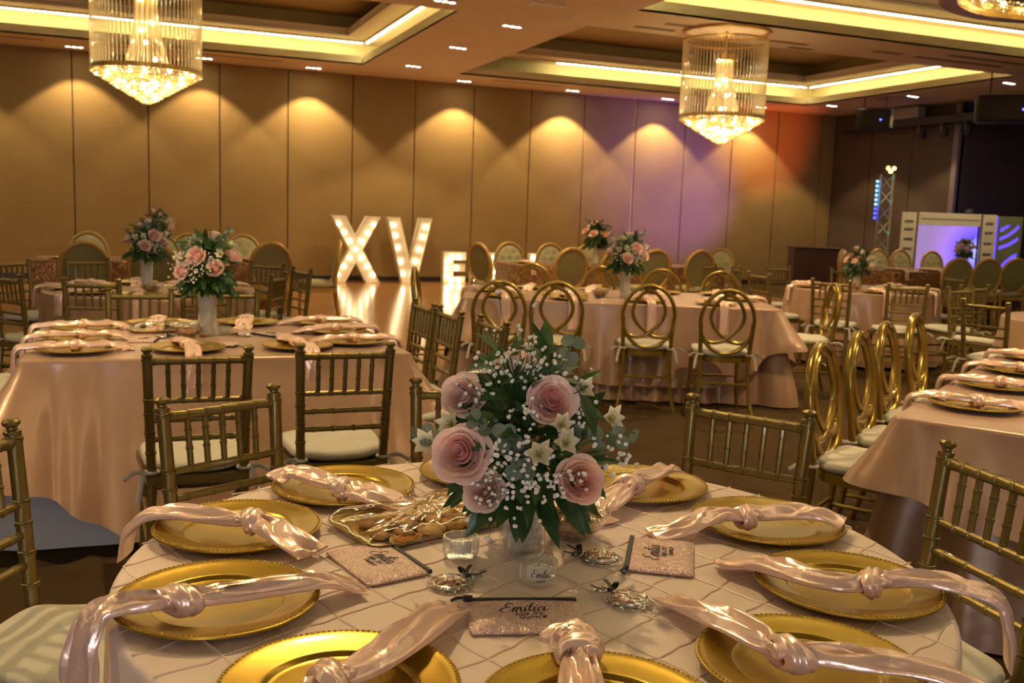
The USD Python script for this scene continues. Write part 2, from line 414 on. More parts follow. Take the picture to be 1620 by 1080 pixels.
glow('led_sky', (0.10, 0.38, 1.0), 3.0)
glow('led_deep', (0.03, 0.05, 1.0), 3.5)
glow('led_amber', (1.0, 0.45, 0.06), 14.0)
glow('led_green', (0.05, 0.7, 0.35), 2.0)
glow('led_dot', (0.05, 0.08, 1.0), 5.0)

# ------------------------------------------------------------------ the room: x runs along the panelled wall, y towards it
X0, X1, Y0, Y1, ZC = -8.5, 15.5, -6.0, 18.81, 3.93
floor = struct('floor')
DF = (-3.2, 11.5, 7.75, Y1)                      # the polished dance floor let into the carpet
part(floor, 'carpet', ext(Polygon(sbox(X0 - .2, Y0 - .2, 18.6, Y1 + .2)).difference(sbox(DF[0], DF[2], DF[1], DF[3] + 1)), 0.05, -0.05), 'carpet', False)
part(floor, 'dance_floor', bx(DF[0], DF[1], DF[2], DF[3], -0.05, 0.001), 'dance_wood', False)

# back wall: fabric panels of 1.2255 m with open joints
wb = struct('wall_back')
part(wb, 'backing', bx(X0, X1 + .2, Y1 + .03, Y1 + .2, 0, 5), 'wall_gap', False)
PW, PX = 1.2255, -0.829
for n in range(-6, 14):
    x0, x1 = PX + n * PW, PX + (n + 1) * PW
    if x0 > X1: break
    m = bx(x0 + .011, min(x1, X1) - .011, -.015, .05, 0.10, 4.0, 0.004)
    m = moved(m, (-(x0 + x1) / 2, 0, 0)); m = moved(m, ((x0 + x1) / 2, Y1, 0), rz=rnd.uniform(-.006, .006))
    part(wb, 'panel', m, 'wall_fabric', False)
    if n % 2 == 1:
        part(wb, 'edge_strip', bx(x0 - .035, x0 - .011, Y1 - .018, Y1 + .02, 0.10, 4.0), 'brass_edge', False)
bb = struct('baseboard_back')
part(bb, 'board', bx(X0, X1, Y1 - .035, Y1 + .03, 0, 0.10, 0.004), 'baseboard_black', False)

X2 = 18.4                                        # the stage lies in a recess of the right wall
wr = struct('wall_right')
part(wr, 'backing', bx(X1 + .03, X1 + .2, 15.1, Y1 + .2, 0, 5), 'wall_gap', False)
for n in range(0, 3):
    y1 = Y1 - .02 - n * 1.2255
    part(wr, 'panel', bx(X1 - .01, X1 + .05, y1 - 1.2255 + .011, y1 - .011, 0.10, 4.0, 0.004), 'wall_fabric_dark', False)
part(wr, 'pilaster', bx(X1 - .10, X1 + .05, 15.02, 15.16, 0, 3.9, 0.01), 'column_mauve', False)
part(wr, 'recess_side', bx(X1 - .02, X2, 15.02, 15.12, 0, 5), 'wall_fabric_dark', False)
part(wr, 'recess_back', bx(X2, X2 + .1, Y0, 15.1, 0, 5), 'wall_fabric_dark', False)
part(struct('baseboard_right'), 'board', bx(X1 - .03, X1 + .03, 15.1, Y1, 0, 0.10, 0.004), 'baseboard_black', False)
wl = struct('wall_left')
part(wl, 'panel', bx(X0 - .2, X0, Y0, Y1, 0, 5), 'wall_fabric', False)
wf = struct('wall_front')
part(wf, 'panel', bx(X0, X2, Y0 - .2, Y0, 0, 5), 'wall_fabric', False)

# ceiling: a soffit with six coffers, each with a lit trough behind its lip and a second, unlit step
COF = [(-4.6, 3.95, 12.1, 17.45), (5.75, 13.6, 12.1, 17.5), (5.85, 13.6, 4.6, 10.9), (-4.6, 3.95, 4.6, 10.9), (-4.6, 3.95, -3.6, 3.4), (5.85, 13.6, -3.6, 3.4)]
ceil = struct('ceiling')
soff = Polygon(sbox(X0 - .2, Y0 - .2, X2 + .2, Y1 + .2))
def grown(c, d): return sbox(c[0] - d, c[2] - d, c[1] + d, c[3] + d)
for c in COF: soff = soff.difference(grown(c, 0))
part(ceil, 'soffit', ext(soff, 0.03, ZC), 'soffit_paint', False)
for c in COF:
    part(ceil, 'fascia', ext(grown(c, .06).difference(grown(c, 0)), 0.15, ZC + .002), 'cove_paint', False)
    part(ceil, 'trough_floor', ext(grown(c, .5).difference(grown(c, .05)), 0.03, ZC + .03), 'cove_paint', False)
    part(ceil, 'trough_back', ext(grown(c, .52).difference(grown(c, .47)), 0.42, ZC + .05), 'cove_paint', False)
    part(ceil, 'shelf', ext(grown(c, .52).difference(grown(c, -.34)), 0.05, ZC + .42), 'soffit_paint', False)
    part(ceil, 'baffle', ext(grown(c, .035).difference(grown(c, .015)), 0.04, ZC + .386), 'soffit_paint', False)
    part(ceil, 'shelf_lip', ext(grown(c, -.30).difference(grown(c, -.34)), 0.09, ZC + .46), 'soffit_paint', False)
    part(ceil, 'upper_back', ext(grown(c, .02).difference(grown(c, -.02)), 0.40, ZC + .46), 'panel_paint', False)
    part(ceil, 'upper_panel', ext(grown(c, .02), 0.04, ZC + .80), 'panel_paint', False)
part(ceil, 'slab', bx(X0 - .2, X2 + .2, Y0 - .2, Y1 + .2, 4.95, 5.05), 'soffit_paint', False)
# slim reveal by the wall and slots of the air outlets
def strip_box(x0, x1, y0, y1): return bx(x0, x1, y0, y1, ZC - .006, ZC + .02)
for x0, x1 in ((-6, -1.2), (-.3, 2.6), (6.6, 8.0)):
    part(ceil, 'air_slot', strip_box(x0, x1, 17.84, 17.90), 'vent_grey', False)
for x0, x1, y in ((6.3, 6.9, 11.72), (8.1, 9.0, 11.62), (6.55, 7.1, 11.35), (10.9, 12.6, 11.55), (11.2, 13.4, 11.2), (10.1, 10.6, 11.5), (8.9, 9.3, 11.9)):
    part(ceil, 'air_slot', strip_box(x0, x1, y, y + .11), 'vent_grey', False)

# led strips lying in the troughs behind the lips (part of the left side of the right coffer is out)
lt = struct('trim_1')
def led(c, side, a=None, b=None):
    x0, x1, y0, y1 = c
    z0, z1, o = ZC + .375, ZC + .395, .05
    if side in 'NS':
        y = y1 + o if side == 'N' else y0 - o
        m = bx(x0 if a is None else a, x1 if b is None else b, y, y + .03, z0, z1)
    else:
        x = x1 + o if side == 'E' else x0 - o
        m = bx(x, x + .03, y0 if a is None else a, y1 if b is None else b, z0, z1)
    part(lt, 'led_strip', m, 'led_cove', False)
for k, c in enumerate(COF):
    for s in 'NESW':
        if k == 1 and s == 'W': continue
        led(c, s, 7.75 if (k == 1 and s == 'N') else None)

# ------------------------------------------------------------------ lamps in the ceiling
def downlight(x, y, along, label, spot=True, power=P_DOWN, group='downlights in the ceiling', cone=50.0):
    t = thing('ceiling_downlight', label, 'ceiling light', (x, y, ZC), along, group)
    ring = ext(sbox(-.145, -.05, .145, .05).buffer(.015).difference(unary_union([Point(dx, 0).buffer(.040) for dx in (-.098, 0, .098)])), .012, -.012)
    part(t, 'trim_plate', ring, 'white_plastic', False)
    for dx in (-.098, 0, .098):
        part(t, 'lamp', lathe([(.001, -.013), (.022, -.011), (.034, -.006), (.037, -.001)], 20), 'lamp_hot', 60)
    # children are placed by their own ops
    for i, dx in enumerate((-.098, 0, .098)):
        q = stage.GetPrimAtPath(str(t.GetPath()) + '/lamp' + ('' if i == 0 else f'_{i:03d}'))
        UsdGeom.Xformable(q).AddTranslateOp().Set(Gf.Vec3d(dx, 0, 0))
    if spot:
        L = UsdLux.SphereLight.Define(stage, str(t.GetPath()) + '/lamp_beam')
        L.CreateRadiusAttr(0.04); L.CreateIntensityAttr(power); L.CreateColorAttr(Gf.Vec3f(*WARM))
        sh = UsdLux.ShapingAPI.Apply(L.GetPrim())
        sh.CreateShapingConeAngleAttr(cone); sh.CreateShapingConeSoftnessAttr(0.25)
        UsdGeom.Xformable(L).AddTranslateOp().Set(Gf.Vec3d(0, 0, -.07))
    return t
for i, x in enumerate((-7.3, -5.1, -2.9, -.76, 1.32, 3.23, 6.13, 8.45, 10.66, 13.01)):
    lab = {3: 'triple wall-washing ceiling light left of the left chandelier', 4: 'triple ceiling light just right of the left chandelier', 5: 'triple ceiling light above the marquee X', 6: 'triple wall-washing ceiling light at the left end of the far right coffer', 7: 'triple wall-washing ceiling light throwing the brightest scallop on the wall', 8: 'triple wall-washing ceiling light left of the right chandelier', 9: 'triple ceiling light half hidden by the right chandelier'}.get(i, 'triple ceiling light beyond the left edge of the view')
    downlight(x, 18.31, 0, lab, group='downlights in the ceiling' if i > 2 else 'wall lights left of the view', power=P_WASH * (.8, .8, .7, .6, .6, .95, .9, 1.3, 1.0, .8)[i])
for x, y, lab in ((4.89, 12.64, 'largest triple ceiling light on the soffit between the coffers'), (4.81, 14.71, 'middle triple ceiling light on the soffit between the coffers'), (4.74, 17.0, 'triple ceiling light on the soffit above the marquee letters'), (3.62, 11.62, 'triple ceiling light cut by the top edge of the picture'),
                  (13.99, 17.16, 'triple ceiling light on the right, nearest the room corner'), (14.13, 15.0, 'triple ceiling light above the left hanging loudspeaker'), (14.07, 12.74, 'rightmost triple ceiling light, above the dark stage')):
    downlight(x, y, .15, lab, power=P_DOWN * .8)
for x, y in ((4.9, 9.6), (4.9, 7.0), (4.9, 4.4), (4.9, 1.8), (4.9, -1.0), (1.0, 3.95), (-2.2, 3.95), (7.6, 3.95), (10.4, 3.95), (-6.5, 9), (-6.5, 4), (-6.5, 14), (.5, -4.8), (8, -4.8)):
    downlight(x, y, .15, 'triple ceiling light above the near part of the room, outside the view', power=P_DOWN * 1.35, group='downlights outside the view')
s_ = thing('smoke_detector', 'small white smoke detector on the soffit between the coffers', 'smoke detector', (5.3, 11.6, ZC))
part(s_, 'base', lathe([(.001, -.012), (.055, -.012), (.06, -.004), (.06, 0)], 24), 'white_plastic')
part(s_, 'sensor', lathe([(.001, -.04), (.03, -.04), (.038, -.012)], 24), 'white_plastic')
s_ = thing('ceiling_grille', 'pale rectangular grille in the soffit left of the smoke detector', 'grille', (4.75, 11.15, ZC))
part(s_, 'frame', ext(sbox(-.22, -.09, .22, .09).difference(sbox(-.19, -.06, .19, .06)), .014, -.014), 'white_plastic', False)
for k in range(5): part(s_, 'louvre', bx(-.19, .19, -.05 + k * .025, -.038 + k * .025, -.012, -.004), 'white_plastic', False)

# ------------------------------------------------------------------ chandeliers
def chandelier(t):
    R, zr, zt = 0.56, -1.15, -1.48                 # rim radius, rim and tip below the ceiling
    part(t, 'canopy_ring', cat(lathe([(R - .03, 0), (R + .01, 0), (R + .01, -.03), (R - .03, -.03), (R - .03, 0)], 48)), 'crystal_brass')
    part(t, 'canopy_ring', cat(lathe([(R - .03, -.12), (R + .01, -.12), (R + .01, -.14), (R - .03, -.14), (R - .03, -.12)], 48)), 'crystal_brass')
    part(t, 'stem', tube([(0, 0, 0), (0, 0, -.45)], .018, 10), 'crystal_brass')
    part(t, 'basket_ring', lathe([(R - .05, zr + .045), (R + .0, zr + .045), (R + .0, zr - .005), (R - .05, zr - .005), (R - .05, zr + .045)], 48), 'crystal_brass')
    rods = [tube([(R * math.cos(a), R * math.sin(a), -.15), (R * math.cos(a), R * math.sin(a), zr - .02)], .0085, 5) for a in np.arange(72) * 2 * PI / 72]
    part(t, 'crystal_curtain', cat(rods), 'crystal_rod', False, kind='stuff')
    rods = [tube([(.10 * math.cos(a), .10 * math.sin(a), -.36), (.12 * math.cos(a), .12 * math.sin(a), -.65), (.23 * math.cos(a), .23 * math.sin(a), zr + .03)], .008, 5) for a in np.arange(36) * 2 * PI / 36]
    part(t, 'crystal_skirt', cat(rods), 'crystal_rod', False, kind='stuff')
    part(t, 'crown_ring', lathe([(.10, -.30), (.15, -.30), (.15, -.38), (.10, -.38), (.10, -.30)], 32), 'crystal_brass')
    beads = []
    o = trimesh.creation.icosphere(subdivisions=0, radius=1.0)
    rr = np.random.default_rng(5)
    for k in range(15):
        f = 1 - k / 15.0
        r = R * f
        n = max(1, int(2 * PI * r / .046))
        for j in range(n):
            a = (j + .5 * (k % 2)) * 2 * PI / n
            beads.append(moved(o, (r * math.cos(a), r * math.sin(a), zr - .01 + (zt - zr) * (1 - f) + rr.uniform(-.008, .008)), sc=.0175))
    part(t, 'crystal_basket', cat(beads), 'crystal_bead', False, kind='stuff')
    for k in range(34):
        a = k * 2.399
        r = .04 + .49 * math.sqrt((k + .5) / 34)
        z = zr - .015 + (zt - zr) * (1 - r / R) * .93 + .03 * (k % 3)
        part(t, 'bulb', ball(.018, (r * math.cos(a), r * math.sin(a), z), 1), 'crystal_bulb')
    for k, (r, z) in enumerate(((.07, -.36), (.09, -.38), (.05, -.34), (.06, -.62), (.07, -.70), (.05, -.84), (.09, -1.0), (.05, -1.30), (.04, -1.36), (.03, -1.33), (.06, -1.27))):
        a = k * 2.1
        part(t, 'bulb', ball(.022, (r * math.cos(a), r * math.sin(a), z), 1), 'crystal_bulb')
CH = Kind('crystal_chandelier', chandelier)
CH.put('left round crystal chandelier ending in a glittering cone', 'chandelier', (.236, 11.45, ZC), .3, 'crystal chandeliers')
CH.put('right round crystal chandelier ending in a glittering cone', 'chandelier', (7.51, 11.45, ZC), 1.1, 'crystal chandeliers')
t = thing('ring_chandelier', 'large ring chandelier with crystal fringe, cut by the top right corner', 'chandelier', (10.1, 7.9, 4.75))
part(t, 'ring', lathe([(1.55, -.55), (1.75, -.55), (1.75, -.70), (1.55, -.70), (1.55, -.55)], 96), 'crystal_brass')
o = trimesh.creation.icosphere(subdivisions=0, radius=1.0)
rr = np.random.default_rng(8)
part(t, 'crystal_fringe', cat([moved(o, ((1.5 - .02 * k) * math.cos(a), (1.5 - .02 * k) * math.sin(a), -.52 - .045 * k + rr.uniform(-.01, .01)), sc=.019) for k in range(4) for a in np.arange(180) * 2 * PI / 180 + k * .01]), 'crystal_bead', False, kind='stuff')
for k in range(24):
    a = k * 2 * PI / 24
    part(t, 'bulb', ball(.022, (1.44 * math.cos(a), 1.44 * math.sin(a), -.55), 1), 'crystal_bulb')
for k in range(4):
    a = k * PI / 2 + .4
    part(t, 'wire', tube([(1.6 * math.cos(a), 1.6 * math.sin(a), -.55), (.3 * math.cos(a), .3 * math.sin(a), .02)], .006, 6), 'crystal_brass')

# ------------------------------------------------------------------ chairs (facing local +y, origin on the floor under the seat)
def pad(w0, w1, d, z0, h, seed=0):
    """A stitched seat pad: rounded trapezium, puffed."""
    n, rows = 48, []
    a = np.arange(n) * 2 * PI / n
    ce, se = np.sign(np.cos(a)) * np.abs(np.cos(a)) ** .55, np.sign(np.sin(a)) * np.abs(np.sin(a)) ** .55
    for f, z in ((0.0, 0), (.6, 0), (.93, .02), (1.0, .25), (1.01, .5), (.985, .75), (.93, .93), (.7, 1.02), (.35, 1.06), (0.0, 1.08)):
        wx = (w0 + w1) / 4 + (w1 - w0) / 4 * se
        rows.append(np.stack([f * wx * ce, f * d / 2 * se, np.full(n, z0 + h * z) + .004 * np.sin(5 * a + seed) * f], 1))
    V = np.array(rows)
    V = np.concatenate([V, V[:, :1]], 1)
    return grid(V)

def bow(at, side):
    """Cloth tie knotted round a back post: knot and two tails."""
    at = np.asarray(at, float)
    ms = [ball(.011, at + (side * .018, -.012, 0), 1, (1, 1, 1))]
    band = tube([at + (.023 * math.cos(a), .023 * math.sin(a), 0) for a in np.linspace(0, 2 * PI, 13)[:-1]], .006, 6, True)
    for dx, dz, dy in ((.075, -.008, -.05), (.03, -.10, -.035)):
        p = spline([at + (side * .018, -.012, 0), at + (side * (.018 + dx * .5), dy * .5 - .012, dz * .3 + .012), at + (side * (.018 + dx), dy - .012, dz)], 9)
        ms.append(sweep(p, ring2(.009, 8, .003), (0, 1, .3)))
    return cat(ms, band)

def chiavari(t):
    zt = .905
    def back(z):                                     # the post's line: y behind the seat, x half width
        return -.185 - max(0, z - .43) * .11 - max(0, .43 - z) * .10, .158 + max(0, z - .43) * .028 + max(0, .43 - z) * .03
    for s in (-1, 1):
        ys, xs = back(0); y1, x1 = back(.43); y2, x2 = back(.865)
        m = bamboo((s * xs, ys, 0), (s * x1, y1, .43), .0165, (.18, .42, .66, .9))
        m2 = bamboo((s * x1, y1, .43), (s * x2, y2, .885), .0175, (.06, .235, .40, .55, .66, .975), 14)
        fin = lathe([(.0175, 0), (.0195, .004), (.0195, .010), (.012, .014), (.012, .019), (.019, .025), (.0205, .032), (.015, .038), (0, .039)], 14)
        part(t, 'back_post', cat(m, m2, moved(fin, (s * x2, y2 - .002, .882), rx=.11)), 'chair_gold')
        part(t, 'front_leg', bamboo((s * .185, .195, 0), (s * .175, .18, .425), .0165, (.18, .42, .66, .9)), 'chair_gold')
    y, x = back(.868)
    part(t, 'top_rail', bamboo((-x, y, .868), (x, y, .868), .0135, (.07, .2, .35, .5, .65, .8, .93), 12, 1.14), 'chair_gold')
    for z in (.725, .655, .585):
        yy, xx = back(z)
        part(t, 'back_rail', bamboo((-xx, yy, z), (xx, yy, z), .0105, (.2, .35, .5, .65, .8) if z > .7 else (.15, .38, .62, .85), 10, 1.16), 'chair_gold')
    for k in range(5):
        u = (k - 2) * .3
        (ya, xa), (yb, xb) = back(.868), back(.725)
        part(t, 'spindle', bamboo((u * xb, yb, .725), (u * xa, ya, .868), .0085, (.38, .72), 8, 1.22, .005), 'chair_gold')
    part(t, 'seat_frame', cat(moved(ext(Polygon([(-.165, -.20), (.165, -.20), (.195, .20), (-.195, .20)]).buffer(.012), .03), (0, 0, .42))), 'chair_gold', 25)
    for z, (a, b) in ((.20, ((-.18, .187), (.18, .187))), (.30, ((-.178, .185), (.178, .185))), (.20, ((-.16, -.205), (.16, -.205))), (.30, ((-.16, -.197), (.16, -.197)))):
        part(t, 'stretcher', bamboo((*a, z), (*b, z), .010, (.3, .5, .7), 8), 'chair_gold')
    for s in (-1, 1):
        for z in (.17, .27):
            part(t, 'stretcher', bamboo((s * .168, -.20, z), (s * .18, .187, z), .010, (.3, .5, .7), 8), 'chair_gold')
    c = part(t, 'seat_cushion', moved(pad(.35, .41, .41, .455, .048), (0, .005, 0)), 'cushion_cloth', 60)
    for s in (-1, 1):
        yy, xx = back(.465)
        part(c, 'tie', bow((s * xx, yy, .465), s), 'cushion_cloth', 60)
CHIAVARI = Kind('chiavari_chair', chiavari)

def phoenix(t):
    def yb(z): return -.19 - max(0, z - .45) * .12
    cz, hx, hz = .70, .192, .232
    a = np.arange(48) * 2 * PI / 48
    oval = [(hx * math.cos(q), yb(cz + hz * math.sin(q)), cz + hz * math.sin(q)) for q in a]
    part(t, 'back_ring', sweep(oval, ring2(.020, 12, .0145), None, True), 'phoenix_gold')
    for s in (-1, 1):
        pts = [(s * .045, .915), (-s * .06, .865), (-s * .118, .755), (-s * .09, .66), (0, .575), (s * .08, .548), (s * .14, .560), (s * .168, .588)]
        p3 = [(x, yb(z) + .003 * s, z) for x, z in spline(pts, 40)]
        part(t, 'back_loop', cat(tube(p3, .0138, 10), ball(.018, p3[-1], 1)), 'phoenix_gold')
        pl = spline([(s * .188, yb(.70) - .004, .70), (s * .178, -.198, .50), (s * .172, -.20, .36), (s * .185, -.225, .15), (s * .215, -.27, 0)], 22)
        part(t, 'back_leg', tube(pl, np.linspace(.0165, .0135, 22), 10), 'phoenix_gold')
        fl = spline([(s * .175, .175, .43), (s * .18, .185, .2), (s * .20, .215, 0)], 12)
        part(t, 'front_leg', tube(fl, np.linspace(.0165, .0125, 12), 10), 'phoenix_gold')
    n = 48
    q = np.arange(n) * 2 * PI / n
    out = Polygon(np.stack([.205 * np.sign(np.cos(q)) * np.abs(np.cos(q)) ** .75, .205 * np.sign(np.sin(q)) * np.abs(np.sin(q)) ** .75], 1))
    part(t, 'seat_frame', ext(out, .04, .405), 'phoenix_gold', 30)
    for s in (-1, 1):
        part(t, 'stretcher', tube([(s * .177, -.212, .22), (s * .18, .183, .22)], .009, 8), 'phoenix_gold')
    part(t, 'stretcher', tube([(-.177, -.21, .25), (.177, -.21, .25)], .009, 8), 'phoenix_gold')
    part(t, 'stretcher', tube([(-.18, .183, .25), (.18, .183, .25)], .009, 8), 'phoenix_gold')
    c = part(t, 'seat_cushion', pad(.38, .41, .41, .446, .05, 1), 'cushion_cloth', 60)
    for s in (-1, 1):
        part(c, 'tie', bow((s * .176, -.197, .462), s), 'cushion_cloth', 60)
PHOENIX = Kind('oval_back_chair', phoenix)

def louis(t):
    def yb(z): return -.20 - (z - .5) * .14
    cz, hx, hz = .735, .222, .262
    a = np.arange(56) * 2 * PI / 56
    oval = [(hx * math.cos(q), yb(cz + hz * math.sin(q)), cz + hz * math.sin(q)) for q in a]
    part(t, 'back_frame', sweep(oval, ring2(.028, 12, .024), None, True), 'louis_wood')
    def disc(bulge, off, tuft):
        R = np.linspace(0, 1, 13)
        V = np.zeros((13, 57, 3))
        for i, r in enumerate(R):
            for j in range(57):
                q = j * 2 * PI / 56
                x, z = (hx - .018) * r * math.cos(q), (hz - .018) * r * math.sin(q)
                y = bulge * (1 - r ** 4)
                if tuft:
                    for bx_, bz_ in TUFTS:
                        d2 = ((x - bx_) / .045) ** 2 + ((z - bz_) / .045) ** 2
                        y -= .022 * math.exp(-d2)
                V[i, j] = (x, yb(cz + z) + off + y, cz + z)
        return grid(V)
    TUFTS = [(-.06, .13), (.06, .13), (-.115, .03), (0, .03), (.115, .03), (-.06, -.08), (.06, -.08), (0, -.18)]
    part(t, 'back_padding', disc(.045, .004, True), 'louis_cloth', True)
    for bx_, bz_ in TUFTS:
        part(t, 'button', ball(.009, (bx_, yb(cz + bz_) + .032, cz + bz_), 1, (1, .5, 1)), 'button_cloth', True)
    part(t, 'back_panel', disc(-.006, -.006, False), 'louis_back_cloth', True)
    for s in (-1, 1):
        part(t, 'back_leg', cat(tube([(s * .17, yb(.54) - .01, .54), (s * .185, -.215, .42), (s * .185, -.235, .2), (s * .19, -.27, 0)], [.02, .022, .020, .014], 8)), 'louis_wood')
        part(t, 'front_leg', bamboo((s * .20, .215, 0), (s * .20, .215, .40), .019, (.06, .8, .95), 10), 'louis_wood')
    part(t, 'seat_rail', moved(ext(Polygon([(-.205, -.225), (.205, -.225), (.235, .235), (-.235, .235)]).buffer(.012), .055), (0, 0, .365)), 'louis_wood', 25)
    part(t, 'seat_padding', moved(pad(.42, .48, .47, .42, .085, 2), (0, .005, 0)), 'louis_cloth', 60)
LOUIS = Kind('oval_padded_chair', louis)

def facing(mid, ang, back):
    """Origin and rotation of a chair whose back's top stands at mid, facing the direction ang (degrees)."""
    a = math.radians(ang)
    return (mid[0] + back * math.cos(a), mid[1] + back * math.sin(a), 0.0), a - PI / 2
def put_chair(kind, mid, ang, label, group=None):
    back = {'chiavari_chair': .237, 'oval_back_chair': .247, 'oval_padded_chair': .27}[kind.name]
    loc, rz = facing(mid, ang, back)
    return kind.put(label, 'chair', loc, rz, group)
def toward(mid, c): return math.degrees(math.atan2(c[1] - mid[1], c[0] - mid[0]))

TC, BL, RR, FR = (.725, 1.67), (.17, 7.75), (7.25, 8.2), (7.05, 5.2)       # centres of the round tables
g = 'gold slatted chairs round the front table'
for mid, ang, lab in (((.23, 2.68), -63, 'gold bamboo-style chair at the near round table, left of the bouquet'), ((.97, 2.74), -103, 'gold bamboo-style chair half hidden behind the front bouquet'), ((1.62, 2.24), -146, 'gold bamboo-style chair at the far right of the near round table, right of the bouquet'),
                      ((1.80, 1.55), 174, 'gold bamboo-style chair cut by the right edge, nearest on the right'), ((-.33, 2.26), -29, 'gold bamboo-style chair cut by the left edge, nearest on the left'), ((1.55, .98), 140, 'gold bamboo-style chair at the lower right whose ivory seat alone shows'), ((-.36, 1.52), 8, 'gold bamboo-style chair at the lower left, its ivory seat under a hanging napkin')):
    put_chair(CHIAVARI, mid, ang, lab, g)
g = 'gold slatted chairs round the square rose satin table'
for mid, ang, lab in (((.23, 3.53), 90, 'left gold bamboo-style chair with its back to us, square satin table'), ((.76, 3.57), 90, 'right gold bamboo-style chair with its back to us, square satin table'),
                      ((.07, 5.95), -92, 'left gold bamboo-style chair on the far side of the square satin table'), ((.56, 6.0), -88, 'gold bamboo-style chair behind the tall vase on the square satin table'),
                      ((1.55, 5.22), 182, 'gold bamboo-style chair, farthest on the right side of the square satin table'), ((1.57, 4.81), 181, 'gold bamboo-style chair, middle on the right side of the square satin table'), ((1.64, 4.35), 181, 'gold bamboo-style chair just above the front bouquet, right side of the square table'),
                      ((-.92, 4.55), 0, 'nearest of three chairs at the left edge, only its ivory cushion in view'), ((-.92, 4.98), 0, 'middle of three chairs at the left edge, only its ivory cushion in view'), ((-.92, 5.42), 0, 'farthest of three chairs at the left edge, only its ivory cushion in view')):
    put_chair(CHIAVARI, mid, ang, lab, g)
g = 'gold slatted chairs round the back left table'
for mid, lab in (((-.21, 6.68), 'dark-lit gold bamboo-style chair, near left at the round table behind the square one'), ((.51, 6.86), 'gold bamboo-style chair behind the tall vase, near side of the back left round table'), ((1.05, 7.34), 'gold bamboo-style chair turned left, at the right of the back left round table'),
                 ((1.34, 8.06), 'gold bamboo-style chair seen edge-on, right end of the back left round table'), ((-.31, 9.02), 'gold bamboo-style chair in front of the leftmost oval-backed chair'), ((1.16, 8.78), 'gold bamboo-style chair in front of the oval back at the right of the left group'),
                 ((-.86, 8.7), 'gold bamboo-style chair at the left edge, the farther of two'), ((-.74, 7.1), 'gold bamboo-style chair at the left edge, the nearer of two')):
    put_chair(CHIAVARI, mid, toward(mid, BL), lab, g)
g = 'gold slatted chairs round the right round table'
for mid, lab in (((6.1, 7.3), 'gold bamboo-style chair with its back to us, left front of the right round table'), ((6.52, 6.78), 'gold bamboo-style chair with its back to us, in the middle before the right round table'), ((7.28, 6.75), 'gold bamboo-style chair turned left, right front of the right round table'),
                 ((8.35, 8.02), 'gold bamboo-style chair behind the right edge of the right round table'), ((7.9, 9.2), 'gold bamboo-style chair behind the sparkling tray of the right round table'), ((7.15, 9.5), 'gold bamboo-style chair standing before the dark cabinet'), ((6.35, 9.2), 'far gold bamboo-style chair left of the right round table'), ((5.94, 8.2), 'gold bamboo-style chair at the left end of the right round table')):
    put_chair(CHIAVARI, mid, toward(mid, RR), lab, g)
g = 'gold slatted chairs round the far right table'
put_chair(CHIAVARI, (6.35, 9.75), -60, 'gold bamboo-style chair seen edge-on against the wall, left of the right round table', 'gold slatted chairs round the right round table')
for mid, ang, lab in (((5.77, 5.24), 12, 'gold bamboo-style chair with ivory cushion at the left of the table on the right edge'), ((6.0, 4.6), 30, 'gold bamboo-style chair cut by the right edge, before the far right table'), ((6.85, 6.5), -80, 'gold bamboo-style chair behind the table on the right edge')):
    put_chair(CHIAVARI, mid, ang, lab, g)

MA, MU, MV = np.array([2.41, 7.14]), np.array([.923, -.386]), np.array([.386, .923])        # long middle table: near left corner and its two directions
def mid_at(u, v): return tuple(MA + MU * u + MV * v)
g = 'gold oval-loop chairs at the long middle table'
fa = math.degrees(math.atan2(MV[1], MV[0]))
for u, v, da, lab in ((.32, -.53, 0, 'leftmost gold oval-loop chair with its back to us, long middle table'), (.74, -.43, 0, 'second gold oval-loop chair with its back to us, long middle table'), (1.42, -.41, 0, 'third gold oval-loop chair with its back to us, right of the front bouquet'), (1.96, -.60, 0, 'fourth gold oval-loop chair with its back to us, long middle table'),
                     (.56, 2.0, 180, 'far gold oval-loop chair, first from the left behind the long middle table'), (1.24, 1.95, 180, 'far gold oval-loop chair behind the vase of the long middle table'), (1.81, 1.9, 180, 'far gold oval-loop chair, third from the left behind the long middle table'), (2.39, 1.93, 180, 'far gold oval-loop chair at the right behind the long middle table'),
                     (-.45, .71, -90, 'gold oval-loop chair seen edge-on against the marquee V'), (3.07, .57, 90, 'gold oval-loop chair seen edge-on at the right end of the long middle table')):
    put_chair(PHOENIX, mid_at(u, v), fa + da, lab, g)
RC, RU, RW = np.array([2.51, 2.64]), np.array([.834, .552]), np.array([.552, -.834])        # right table: near left corner and its two directions
def rt_at(u, w): return tuple(RC + RU * u + RW * w)
fa = math.degrees(math.atan2(RW[1], RW[0]))
for u, w, lab in ((.43, -.39, 'nearest of four gold oval-loop chairs in a slanting row at the right table'), (.98, -.39, 'second of four gold oval-loop chairs in a slanting row at the right table'), (1.57, -.42, 'third of four gold oval-loop chairs in a slanting row at the right table'), (2.2, -.42, 'farthest of four gold oval-loop chairs in a slanting row at the right table')):
    put_chair(PHOENIX, rt_at(u, w), fa, lab, 'gold oval-loop chairs at the right table')

